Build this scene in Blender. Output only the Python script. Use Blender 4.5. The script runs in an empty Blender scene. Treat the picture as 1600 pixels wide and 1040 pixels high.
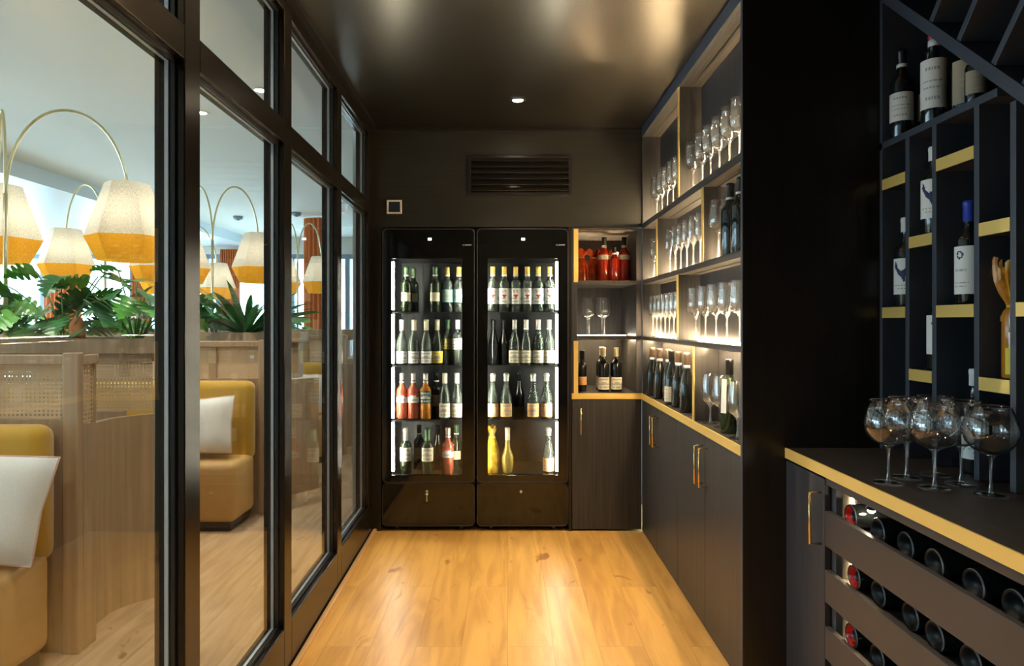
import bpy, math, random
from math import sin, cos, pi, radians
from mathutils import Vector, Matrix
R0 = random.Random(7)
sc = bpy.context.scene
COL = sc.collection
F = 1040.0; CZ = 1.35; VX = 793.0; VY = 503.0
# ------------------------------------------------------------------ materials
def newmat(n):
    m = bpy.data.materials.new(n); m.use_nodes = True
    nt = m.node_tree; nt.nodes.clear()
    o = nt.nodes.new('ShaderNodeOutputMaterial')
    return m, nt, o
def pbr(n, col, rough=.5, metal=0., trans=0., ior=1.45, grain=None, bump=0., spec=.5, emit=None, coat=0., sheen=0., alpha=1.):
    m, nt, o = newmat(n)
    b = nt.nodes.new('ShaderNodeBsdfPrincipled'); nt.links.new(b.outputs[0], o.inputs[0])
    b.inputs['Base Color'].default_value = (*col, 1); b.inputs['Roughness'].default_value = rough
    b.inputs['Metallic'].default_value = metal; b.inputs['Transmission Weight'].default_value = trans
    b.inputs['IOR'].default_value = ior; b.inputs['Specular IOR Level'].default_value = spec
    b.inputs['Coat Weight'].default_value = coat; b.inputs['Coat Roughness'].default_value = .08
    b.inputs['Sheen Weight'].default_value = sheen; b.inputs['Alpha'].default_value = alpha
    if emit:
        b.inputs['Emission Color'].default_value = (*emit[0], 1); b.inputs['Emission Strength'].default_value = emit[1]
    if grain:                       # (scale xyz, amount)
        tc = nt.nodes.new('ShaderNodeTexCoord'); mp = nt.nodes.new('ShaderNodeMapping')
        mp.inputs['Scale'].default_value = grain[0]
        nz = nt.nodes.new('ShaderNodeTexNoise'); nz.inputs['Scale'].default_value = 1; nz.inputs['Detail'].default_value = 5
        nt.links.new(tc.outputs['Object'], mp.inputs[0]); nt.links.new(mp.outputs[0], nz.inputs[0])
        rp = nt.nodes.new('ShaderNodeValToRGB'); a = grain[1]
        rp.color_ramp.elements[0].position = .3; rp.color_ramp.elements[1].position = .72
        rp.color_ramp.elements[0].color = (*[c*(1-a) for c in col], 1)
        rp.color_ramp.elements[1].color = (*[min(1, c*(1+a)) for c in col], 1)
        nt.links.new(nz.outputs['Fac'], rp.inputs[0]); nt.links.new(rp.outputs[0], b.inputs['Base Color'])
        if bump:
            bp = nt.nodes.new('ShaderNodeBump'); bp.inputs['Strength'].default_value = bump; bp.inputs['Distance'].default_value = .002
            nt.links.new(nz.outputs['Fac'], bp.inputs['Height']); nt.links.new(bp.outputs[0], b.inputs['Normal'])
    return m
def emis(n, col, s):
    m, nt, o = newmat(n)
    e = nt.nodes.new('ShaderNodeEmission'); e.inputs[0].default_value = (*col, 1); e.inputs[1].default_value = s
    nt.links.new(e.outputs[0], o.inputs[0]); return m
def thin_glass(n, tint=(1, 1, 1), gain=1.0, rough=.0, ior=1.5, haze=0.):
    m, nt, o = newmat(n)
    f0 = ((ior-1)/(ior+1))**2
    fr = nt.nodes.new('ShaderNodeLayerWeight'); fr.inputs[0].default_value = .5
    pw = nt.nodes.new('ShaderNodeMath'); pw.operation = 'POWER'; pw.inputs[1].default_value = 5; nt.links.new(fr.outputs['Facing'], pw.inputs[0])
    mu = nt.nodes.new('ShaderNodeMath'); mu.operation = 'MULTIPLY_ADD'; mu.inputs[1].default_value = (1-f0)*gain; mu.inputs[2].default_value = f0*gain; mu.use_clamp = True
    t = nt.nodes.new('ShaderNodeBsdfTransparent'); t.inputs[0].default_value = (*tint, 1)
    g = nt.nodes.new('ShaderNodeBsdfGlossy'); g.inputs['Roughness'].default_value = rough
    mx = nt.nodes.new('ShaderNodeMixShader')
    nt.links.new(pw.outputs[0], mu.inputs[0]); nt.links.new(mu.outputs[0], mx.inputs[0])
    nt.links.new(t.outputs[0], mx.inputs[1]); nt.links.new(g.outputs[0], mx.inputs[2])
    out = mx
    if haze:
        tr = nt.nodes.new('ShaderNodeBsdfTranslucent'); tr.inputs[0].default_value = (1, 1, 1, 1)
        m2 = nt.nodes.new('ShaderNodeMixShader'); m2.inputs[0].default_value = haze
        nt.links.new(mx.outputs[0], m2.inputs[1]); nt.links.new(tr.outputs[0], m2.inputs[2]); out = m2
    nt.links.new(out.outputs[0], o.inputs[0]); return m
def plank_mat(n, c1, c2, dark, rough=.35, w=.19, l=1.7):
    m, nt, o = newmat(n); N = nt.nodes.new; L = nt.links.new
    b = N('ShaderNodeBsdfPrincipled'); L(b.outputs[0], o.inputs[0]); b.inputs['Roughness'].default_value = rough
    tc = N('ShaderNodeTexCoord'); sp = N('ShaderNodeSeparateXYZ'); cb = N('ShaderNodeCombineXYZ')
    L(tc.outputs['Object'], sp.inputs[0]); L(sp.outputs[1], cb.inputs[0]); L(sp.outputs[0], cb.inputs[1])
    br = N('ShaderNodeTexBrick'); L(cb.outputs[0], br.inputs[0])
    br.inputs['Scale'].default_value = 1; br.inputs['Brick Width'].default_value = l; br.inputs['Row Height'].default_value = w
    br.inputs['Mortar Size'].default_value = .0009; br.inputs['Mortar Smooth'].default_value = .3; br.offset = .37
    br.inputs['Color1'].default_value = (*c1, 1); br.inputs['Color2'].default_value = (*c2, 1); br.inputs['Mortar'].default_value = (*dark, 1)
    mp = N('ShaderNodeMapping'); mp.inputs['Scale'].default_value = (9, .9, 9); L(tc.outputs['Object'], mp.inputs[0])
    # shift the grain per plank so boards differ
    ad = N('ShaderNodeVectorMath'); ad.operation = 'ADD'; sc_ = N('ShaderNodeVectorMath'); sc_.operation = 'SCALE'; sc_.inputs['Scale'].default_value = 40
    L(br.outputs['Color'], sc_.inputs[0]); L(mp.outputs[0], ad.inputs[0]); L(sc_.outputs[0], ad.inputs[1])
    nz = N('ShaderNodeTexNoise'); nz.inputs['Scale'].default_value = 1.6; nz.inputs['Detail'].default_value = 7; nz.inputs['Distortion'].default_value = 1.3
    L(ad.outputs[0], nz.inputs[0])
    rp = N('ShaderNodeValToRGB'); rp.color_ramp.elements[0].position = .28; rp.color_ramp.elements[1].position = .62
    rp.color_ramp.elements[0].color = (.62, .52, .42, 1); rp.color_ramp.elements[1].color = (1.06, 1.04, 1.02, 1)
    L(nz.outputs['Fac'], rp.inputs[0])
    mx = N('ShaderNodeMix'); mx.data_type = 'RGBA'; mx.blend_type = 'MULTIPLY'; mx.inputs[0].default_value = .75
    L(br.outputs['Color'], mx.inputs[6]); L(rp.outputs[0], mx.inputs[7])
    # knots
    mk = N('ShaderNodeMapping'); mk.inputs['Scale'].default_value = (5.2, 2.6, 1); L(tc.outputs['Object'], mk.inputs[0])
    n2 = N('ShaderNodeTexNoise'); n2.inputs['Scale'].default_value = 1.5; n2.inputs['Detail'].default_value = 3; n2.inputs['Distortion'].default_value = .7; L(mk.outputs[0], n2.inputs[0])
    r2 = N('ShaderNodeValToRGB'); r2.color_ramp.elements[0].position = .28; r2.color_ramp.elements[1].position = .34
    r2.color_ramp.elements[0].color = (.42, .26, .14, 1); r2.color_ramp.elements[1].color = (1, 1, 1, 1); L(n2.outputs['Fac'], r2.inputs[0])
    m3 = N('ShaderNodeMix'); m3.data_type = 'RGBA'; m3.blend_type = 'MULTIPLY'; m3.inputs[0].default_value = .8
    L(mx.outputs[2], m3.inputs[6]); L(r2.outputs[0], m3.inputs[7]); L(m3.outputs[2], b.inputs['Base Color'])
    bp = N('ShaderNodeBump'); bp.inputs['Strength'].default_value = .12; bp.inputs['Distance'].default_value = .002
    L(nz.outputs['Fac'], bp.inputs['Height']); L(bp.outputs[0], b.inputs['Normal'])
    return m
def cane_mat():
    m, nt, o = newmat('woven_cane'); N = nt.nodes.new; L = nt.links.new
    tc = N('ShaderNodeTexCoord'); sp = N('ShaderNodeSeparateXYZ'); L(tc.outputs['Object'], sp.inputs[0])
    xy = N('ShaderNodeMath'); xy.operation = 'ADD'; L(sp.outputs[0], xy.inputs[0]); L(sp.outputs[1], xy.inputs[1])
    def band(src, s, w):
        a = N('ShaderNodeMath'); a.operation = 'MULTIPLY'; a.inputs[1].default_value = 1/s; L(src, a.inputs[0])
        f = N('ShaderNodeMath'); f.operation = 'FRACT'; L(a.outputs[0], f.inputs[0])
        g = N('ShaderNodeMath'); g.operation = 'LESS_THAN'; g.inputs[1].default_value = w; L(f.outputs[0], g.inputs[0]); return g.outputs[0]
    mx = N('ShaderNodeMath'); mx.operation = 'MAXIMUM'
    L(band(xy.outputs[0], .018, .46), mx.inputs[0]); L(band(sp.outputs[2], .018, .46), mx.inputs[1])
    d = N('ShaderNodeBsdfDiffuse'); d.inputs[0].default_value = (.70, .50, .31, 1)
    t = N('ShaderNodeBsdfTransparent'); ms = N('ShaderNodeMixShader')
    L(mx.outputs[0], ms.inputs[0]); L(t.outputs[0], ms.inputs[1]); L(d.outputs[0], ms.inputs[2]); L(ms.outputs[0], o.inputs[0])
    return m
def fabric_shade(n, col, tl=.55):
    m, nt, o = newmat(n); N = nt.nodes.new; L = nt.links.new
    tc = N('ShaderNodeTexCoord'); mp = N('ShaderNodeMapping'); mp.inputs['Scale'].default_value = (170, 170, .4)
    nz = N('ShaderNodeTexNoise'); nz.inputs['Scale'].default_value = 1.5; L(tc.outputs['Object'], mp.inputs[0]); L(mp.outputs[0], nz.inputs[0])
    rp = N('ShaderNodeValToRGB'); rp.color_ramp.elements[0].color = (*[c*.72 for c in col], 1); rp.color_ramp.elements[1].color = (*col, 1)
    rp.color_ramp.elements[0].position = .35; rp.color_ramp.elements[1].position = .65; L(nz.outputs[0], rp.inputs[0])
    d = N('ShaderNodeBsdfDiffuse'); t = N('ShaderNodeBsdfTranslucent'); ms = N('ShaderNodeMixShader'); ms.inputs[0].default_value = tl
    L(rp.outputs[0], d.inputs[0]); L(rp.outputs[0], t.inputs[0]); L(d.outputs[0], ms.inputs[1]); L(t.outputs[0], ms.inputs[2]); L(ms.outputs[0], o.inputs[0])
    return m
M = {}
M['floor'] = plank_mat('oiled_oak_planks', (.70, .40, .110), (.58, .315, .075), (.34, .18, .05))
M['floor_pale'] = plank_mat('pale_oak_planks', (.60, .43, .27), (.50, .35, .21), (.30, .2, .12), rough=.27)
M['wood'] = pbr('black_stained_oak', (.043, .041, .041), .40, grain=((70, 70, 2.2), .3), bump=.2)
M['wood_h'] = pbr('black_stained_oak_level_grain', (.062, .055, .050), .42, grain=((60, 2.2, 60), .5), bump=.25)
M['blackwood'] = pbr('near_black_panel', (.014, .012, .011), .33, grain=((50, 50, 2), .3))
M['slate'] = pbr('slate_blue_lacquer', (.055, .062, .080), .42)
M['slat'] = pbr('dark_taupe_painted_slat', (.050, .045, .047), .38)
M['wallb'] = pbr('dark_panel_wall', (.017, .016, .013), .42, grain=((3, 3, 60), .25))
M['ceil'] = pbr('dark_satin_ceiling', (.20, .178, .15), .28, metal=1.0)
M['black'] = pbr('black_satin_metal', (.012, .011, .011), .28, spec=.6)
M['frame'] = pbr('bronze_black_frame_metal', (.036, .029, .023), .24, metal=.8)
M['bead'] = pbr('pale_metal_glazing_bead', (.62, .65, .70), .35, metal=.4)
M['gloss'] = pbr('gloss_black_glass', (.006, .006, .006), .06, spec=.7)
M['fridge_in'] = pbr('grey_liner', (.05, .055, .06), .45)
M['brass'] = pbr('satin_brass_edge', (.90, .62, .18), .40, metal=.35)
M['brass2'] = pbr('polished_brass', (.80, .58, .24), .25, metal=.95)
M['oaktrim'] = pbr('oak_trim', (.62, .38, .16), .35)
M['led_c'] = emis('cabinet_led', (1, .74, .38), 60)
M['led'] = emis('warm_led', (1, .75, .42), 260)
M['ledb'] = emis('bright_warm_led', (1, .84, .62), 45)
M['ledw'] = emis('fridge_led', (1, .88, .66), 95)
M['wood_n'] = pbr('slate_stained_oak', (.036, .037, .046), .45, grain=((70, 70, 2.2), .3), bump=.2)
M['worktop'] = pbr('charcoal_worktop', (.030, .026, .024), .45, grain=((60, 2.2, 60), .4))
M['lens'] = emis('downlight_lens', (1, .86, .62), 60)
M['lens2'] = emis('restaurant_downlight_lens', (1, .9, .72), 30)
M['disp'] = emis('display_white', (.75, .8, 1), 3.5)
M['mark'] = pbr('silver_print', (.5, .5, .5), .4)
M['pane'] = thin_glass('clear_pane', (.96, .98, .97), 1.15, ior=1.45)
M['door_glass'] = thin_glass('fridge_door_glass', (.80, .84, .86), 1.6)
M['bowl'] = thin_glass('thin_crystal', (.985, .985, .985), 2.3, ior=1.52)
M['bowl_s'] = thin_glass('thin_crystal_shelf', (.985, .985, .985), 2.0, ior=1.52, haze=.018)  # slight white haze mimics glow in the shelf glasses
M['bowl_b'] = thin_glass('crystal_base_painted_glow', (.95, .95, .95), 2.0, ior=1.52, haze=.16)  # white haze stands in for LED glow caught in the bowl bases
M['stem'] = pbr('solid_crystal', (1, 1, 1), .0, trans=1, ior=1.45)
M['stem_s'] = thin_glass('crystal_painted_glow', (.9, .9, .88), 3.0, ior=1.52, haze=.22)  # milky haze imitates bright glow on stems and rims
M['stem_g'] = thin_glass('clear_stem_painted_glint', (.95, .95, .95), 5.0, ior=1.52, haze=.05)  # faint white haze paints bright edges onto the stems
M['b_dark'] = pbr('dark_bottle_glass', (.010, .012, .011), .07, spec=.8)
M['b_green'] = pbr('olive_bottle_glass', (.035, .055, .025), .06, trans=.35, spec=.8)
M['b_clear'] = pbr('grey_green_bottle_glass', (.16, .20, .17), .05, trans=.6, spec=.8)
M['b_rose'] = pbr('rose_wine_bottle', (.55, .12, .06), .08, trans=.35, spec=.7)
M['b_amber'] = pbr('amber_bottle', (.75, .28, .03), .08, trans=.35, spec=.7)
M['b_red'] = pbr('red_lacquered_bottle', (.55, .035, .012), .10, trans=.25, spec=.7)
M['b_yell'] = pbr('yellow_liquor_bottle', (.70, .50, .08), .06, trans=.5, spec=.8)
M['cap_gold'] = pbr('gold_capsule', (.80, .50, .10), .35, metal=.3)
M['cap_bronze'] = pbr('bronze_capsule', (.22, .14, .09), .35, metal=.3)
M['cap_cream'] = pbr('cream_capsule', (.72, .66, .48), .4)
M['cap_white'] = pbr('white_capsule', (.75, .75, .74), .4)
M['cap_black'] = pbr('black_capsule', (.012, .012, .013), .3)
M['cap_red'] = pbr('red_capsule', (.45, .02, .02), .35)
M['cap_blue'] = pbr('blue_capsule', (.02, .06, .42), .3)
M['cap_green'] = pbr('green_foil', (.10, .20, .10), .35, metal=.3)
M['cap_silver'] = pbr('silver_foil', (.6, .58, .52), .35, metal=.7)
M['l_cream'] = pbr('cream_paper', (.78, .70, .50), .6)
M['l_white'] = pbr('white_paper', (.80, .79, .76), .6)
M['l_yellow'] = pbr('yellow_paper', (.85, .66, .05), .6)
M['l_orange'] = pbr('orange_paper', (.85, .45, .18), .6)
M['l_red'] = pbr('red_print', (.60, .05, .03), .6)
M['l_ink'] = pbr('navy_ink', (.02, .03, .09), .6)
M['l_dgreen'] = pbr('dark_green_paper', (.03, .07, .05), .6)
M['l_grey'] = pbr('grey_print', (.42, .40, .36), .6)
M['l_teal'] = pbr('teal_print', (.30, .55, .52), .6)
M['l_tan'] = pbr('tan_paper', (.40, .32, .22), .6)
M['cello_o'] = pbr('orange_cellophane', (.95, .30, .03), .15, trans=.3, grain=((25, 25, 25), .6), bump=.8)
M['cello_y'] = pbr('golden_cellophane', (.95, .42, .03), .12, trans=.45, grain=((25, 25, 25), .6), bump=.8)
M['cello_r'] = pbr('red_cellophane', (.80, .08, .015), .12, trans=.45, grain=((25, 25, 25), .6), bump=.8)
M['rim'] = pbr('rim_highlight_and_foot_grey', (.16, .17, .19), .12, spec=1.)  # grey base colour stands in for the highlight round lying bottle bases
M['punt'] = pbr('dark_bottle_base', (.006, .006, .006), .4, spec=.25)
M['redwine'] = pbr('painted_ruby_glow', (.50, .012, .010), .1)  # red colour stands in for wine lit from behind
M['white'] = pbr('white_plastic', (.8, .78, .72), .4)
M['scr'] = pbr('dark_screen', (.02, .03, .05), .15)
M['ceil_w'] = pbr('pale_plaster', (.66, .68, .66), .7)
M['wall_w'] = pbr('warm_white_wall', (.62, .60, .56), .7)
M['soffit'] = pbr('pale_blue_soffit', (.60, .68, .74), .35)
M['winf'] = pbr('blue_grey_window_frame', (.20, .25, .31), .5)
M['boothwood'] = pbr('pale_oak_panel', (.44, .29, .165), .45, grain=((40, 40, 1.6), .16))
M['velvet'] = pbr('mustard_velvet', (.56, .31, .018), .8, sheen=.5, grain=((4, 4, 4), .12))
M['leather'] = pbr('tan_upholstery', (.58, .34, .12), .55, grain=((5, 5, 5), .12))
M['linen'] = pbr('white_linen', (.80, .77, .70), .85, grain=((260, 260, 260), .07), bump=.3)
M['piping'] = pbr('pink_piping', (.70, .42, .33), .7)
M['cane'] = cane_mat()
M['ivory'] = fabric_shade('ivory_pleated_fabric', (.90, .87, .78), .42)
M['amberf'] = fabric_shade('amber_pleated_fabric', (.74, .37, .035), .55)
M['lampbrass'] = pbr('pale_brass_tube', (.72, .62, .38), .3, metal=.8)
M['bulb'] = emis('lamp_bulb', (1, .86, .64), 17)
M['leaf'] = pbr('monstera_leaf', (.035, .20, .045), .32, grain=((9, 9, 9), .55), spec=.7)
M['leaf2'] = pbr('young_leaf', (.12, .42, .05), .35, grain=((9, 9, 9), .5))
M['stalk'] = pbr('green_stalk', (.12, .25, .08), .5)
M['soil'] = pbr('potting_soil', (.05, .035, .025), .9)
M['terra'] = pbr('terracotta', (.62, .20, .07), .5)
M['curtain'] = pbr('burnt_orange_curtain', (.55, .15, .03), .75, sheen=.3)
M['greycab'] = pbr('grey_laminate', (.34, .36, .38), .5)
M['outside'] = pbr('pale_render', (.75, .78, .8), .8)
# ------------------------------------------------------------------ mesh helpers
class MB:
    def __init__(s): s.v = []; s.f = []; s.m = []; s.sm = []
    def add(s, vs, fs, mi=0, smooth=False):
        b = len(s.v); s.v += [tuple(v) for v in vs]
        for f in fs: s.f.append([i+b for i in f]); s.m.append(mi); s.sm.append(smooth)
        return s
    def box(s, x0, x1, y0, y1, z0, z1, mi=0):
        if x0 > x1: x0, x1 = x1, x0
        if y0 > y1: y0, y1 = y1, y0
        if z0 > z1: z0, z1 = z1, z0
        v = [(x, y, z) for x in (x0, x1) for y in (y0, y1) for z in (z0, z1)]
        return s.add(v, [(0, 1, 3, 2), (4, 6, 7, 5), (0, 4, 5, 1), (2, 3, 7, 6), (0, 2, 6, 4), (1, 5, 7, 3)], mi)
    def lathe(s, prof, n=24, c=(0, 0, 0), mi=0, close=False, axis='z', sm=True):
        vs, fs = [], []
        for (r, z) in prof:
            for k in range(n):
                a = 2*pi*k/n
                if axis == 'z': vs.append((c[0]+r*cos(a), c[1]+r*sin(a), c[2]+z))
                else: vs.append((c[0]+z, c[1]+r*cos(a), c[2]+r*sin(a)))
        for i in range(len(prof)-1):
            for k in range(n):
                a, b = i*n+k, i*n+(k+1) % n
                fs.append((a, b, b+n, a+n) if axis == 'z' else (a, b, b+n, a+n))
        return s.add(vs, fs, mi, sm)
    def tube(s, pts, r, n=10, mi=0, cap=True):
        pts = [Vector(p) for p in pts]; vs, fs = [], []
        rs = r if isinstance(r, (list, tuple)) else [r]*len(pts)
        up = None
        for i, p in enumerate(pts):
            d = (pts[min(i+1, len(pts)-1)]-pts[max(i-1, 0)]).normalized()
            if up is None: up = Vector((0, 0, 1)) if abs(d.z) < .9 else Vector((1, 0, 0))
            a = d.cross(up).normalized(); b = a.cross(d).normalized(); up = b
            for k in range(n):
                t = 2*pi*k/n; vs.append(p+rs[i]*(cos(t)*a+sin(t)*b))
        for i in range(len(pts)-1):
            for k in range(n):
                a, b = i*n+k, i*n+(k+1) % n; fs.append((a, b, b+n, a+n))
        if cap: fs.append(tuple(range(n))[::-1]); fs.append(tuple((len(pts)-1)*n+k for k in range(n)))
        return s.add(vs, fs, mi, True)
    def extr(s, poly, axis, a0, a1, mi=0):
        """poly in the two other axes, extruded along axis"""
        n = len(poly)
        def P(u, v, w): return {'x': (w, u, v), 'y': (u, w, v), 'z': (u, v, w)}[axis]
        vs = [P(u, v, a0) for u, v in poly]+[P(u, v, a1) for u, v in poly]
        fs = [tuple(range(n)), tuple(range(2*n-1, n-1, -1))]+[(i, i+n, (i+1) % n+n, (i+1) % n) for i in range(n)]
        return s.add(vs, fs, mi)
    def build(s, name, mats, parent=None, bevel=0., segs=2, subd=0):
        me = bpy.data.meshes.new(name); me.from_pydata(s.v, [], s.f)
        for m in (mats if isinstance(mats, (list, tuple)) else [mats]): me.materials.append(M[m])
        me.polygons.foreach_set('material_index', s.m); me.polygons.foreach_set('use_smooth', s.sm); me.validate(); me.update()
        import bmesh as bm_
        b = bm_.new(); b.from_mesh(me); bm_.ops.recalc_face_normals(b, faces=b.faces); b.to_mesh(me); b.free()
        o = bpy.data.objects.new(name, me); COL.objects.link(o)
        if parent: o.parent = parent
        if bevel:
            bv = o.modifiers.new('b', 'BEVEL'); bv.width = bevel; bv.segments = segs; bv.limit_method = 'ANGLE'
        if subd:
            sd = o.modifiers.new('s', 'SUBSURF'); sd.levels = subd; sd.render_levels = subd
        return o
def box(name, mat, parent, *b, bevel=0.): return MB().box(*b).build(name, mat, parent, bevel)
def tag(o, label, cat, group=None, kind=None):
    if label: o['label'] = label
    if cat: o['category'] = cat
    if group: o['group'] = group
    if kind: o['kind'] = kind
    return o
def thing(name, label, cat, loc=(0, 0, 0), rz=0, group=None):
    o = bpy.data.objects.new(name, None); COL.objects.link(o); o.empty_display_size = .05
    o.location = loc; o.rotation_euler = (0, 0, rz); return tag(o, label, cat, group)
def struct(o): o['kind'] = 'structure'; return o
def dup(root, loc, label, rz=0, group=None):
    def cp(o, par):
        c = o.copy(); COL.objects.link(c); c.parent = par
        for ch in o.children: cp(ch, c)
        return c
    r = cp(root, None); r.location = loc; r.rotation_euler = (root.rotation_euler[0], root.rotation_euler[1], rz); r['label'] = label
    if group: r['group'] = group
    return r
PROTO = {}
def put(key, make, loc, label, rz=0, group=None):
    if key not in PROTO:
        r = make(); PROTO[key] = r; r.location = loc; r.rotation_euler[2] = rz; r['label'] = label
        if group: r['group'] = group
        return r
    r = dup(PROTO[key], loc, label, rz)
    if group: r['group'] = group
    elif 'group' in r.keys(): del r['group']
    return r
# ------------------------------------------------------------------ camera
cam = bpy.data.cameras.new('camera'); co = bpy.data.objects.new('camera', cam); COL.objects.link(co)
co.location = (0, 0, CZ); co.rotation_euler = (pi/2, 0, 0)
cam.sensor_width = 36; cam.lens = 36*F/1600; cam.shift_x = 7/1600; cam.shift_y = -17/1600; cam.clip_start = .02
sc.camera = co
sc.view_settings.view_transform = 'Standard'; sc.view_settings.look = 'None'; sc.view_settings.gamma = 1; sc.view_settings.exposure = .75
try: sc.view_settings.use_curve_mapping = False
except Exception: pass
cy = sc.cycles
cy.use_denoising = True; cy.max_bounces = 10; cy.transparent_max_bounces = 48; cy.transmission_bounces = 10; cy.glossy_bounces = 5
cy.sample_clamp_indirect = 6; cy.caustics_reflective = False; cy.caustics_refractive = False
# ------------------------------------------------------------------ shell of the wine room
ZC = 2.604; YB = 4.303
def XL(xp, y): return -xp-.01442*y
struct(box('floor', 'floor', None, -.885, 1.80, -2, 5.0, -.05, 0))
struct(box('ceiling', 'ceil', None, -.93, 1.80, -2, 5.0, ZC, ZC+.04))
struct(box('wall_right', 'blackwood', None, 1.755, 1.80, -2, 2.47, 0, ZC))
struct(box('wall_rear', 'blackwood', None, -.93, 1.80, -2.05, -2, 0, ZC))
struct(MB().box(-.97, .869, YB, YB+.03, 1.965, ZC).build('wall_back', 'wallb'))
struct(box('wall_back_left', 'blackwood', None, -.97, -.818, YB, YB+.03, 0, 1.965))
struct(box('wall_behind_fridges', 'blackwood', None, -.97, 1.3, 4.93, 4.97, 0, ZC))
struct(box('trim_1', 'black', None, -.93, .869, YB-.012, YB, ZC-.02, ZC))
# oak quarter strip along the partition foot
tr = MB(); y0, y1 = -.63, YB
pa = [(XL(.805, y0), y0), (XL(.805, y1), y1), (XL(.783, y1), y1), (XL(.783, y0), y0)]
tr.extr(pa, 'z', 0, .016); struct(tr.build('trim_2', 'oaktrim', None, .004))
tr = MB(); pa = [(XL(.82, y0), y0), (XL(.82, y1), y1), (XL(.778, y1), y1), (XL(.778, y0), y0)]
tr.extr(pa, 'z', 2.585, ZC); struct(tr.build('trim_3', 'black'))
# ------------------------------------------------------------------ glazed partition
E = [-.63, .18, .99, 1.812, 2.616, 3.45, 4.255]
def pbox(mb, xa, xb, ya, yb, za, zb, mi=0):      # box along the slightly turned partition
    mb.extr([(XL(xa, ya), ya), (XL(xa, yb), yb), (XL(xb, yb), yb), (XL(xb, ya), ya)], 'z', za, zb, mi)
    return mb
for i in range(1, len(E)):
    ya, yb = E[i-1], E[i]-.09
    w = bpy.data.objects.new('window_%d' % i, None); COL.objects.link(w); struct(w)
    if i == len(E)-1:
        pbox(MB(), .81, .89, E[i]-.09, YB, 0, 2.585).build('mullion', 'frame', w, .003)
    else:
        pbox(MB(), .81, .89, E[i]-.09, E[i], 0, 2.585).build('mullion', 'frame', w, .003)
    pbox(MB(), .81, .89, ya, yb, 0, .185).build('bottom_rail', 'frame', w, .003)
    pbox(MB(), .81, .89, ya, yb, 2.03, 2.118).build('transom_rail', 'frame', w, .003)
    pbox(MB(), .81, .89, ya, yb, 2.534, 2.585).build('head_rail', 'frame', w, .003)
    for nm, za, zb in (('lower', .185, 2.03), ('upper', 2.118, 2.534)):
        b = MB(); t = .0065
        for xa, xb in ((.850, .860),):
            pbox(b, xa, xb, ya, ya+t, za, zb); pbox(b, xa, xb, yb-t, yb, za, zb)
            pbox(b, xa, xb, ya+t, yb-t, za, za+t); pbox(b, xa, xb, ya+t, yb-t, zb-t, zb)
        b.build(nm+'_glazing_bead', 'bead', w)
        b = MB(); t = .009; xa, xb = .832, .842
        pbox(b, xa, xb, ya, ya+t, za, zb); pbox(b, xa, xb, yb-t, yb, za, zb); pbox(b, xa, xb, ya+t, yb-t, za, za+t); pbox(b, xa, xb, ya+t, yb-t, zb-t, zb)
        b.build(nm+'_inner_bead', 'black', w)
        pbox(MB(), .8435, .8485, ya+.002, yb-.002, za+.002, zb-.002).build(nm+'_glass_pane', 'pane', w)
struct(box('wall_left', 'blackwood', None, -.95, -.80, -2, -.63, 0, ZC))
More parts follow.
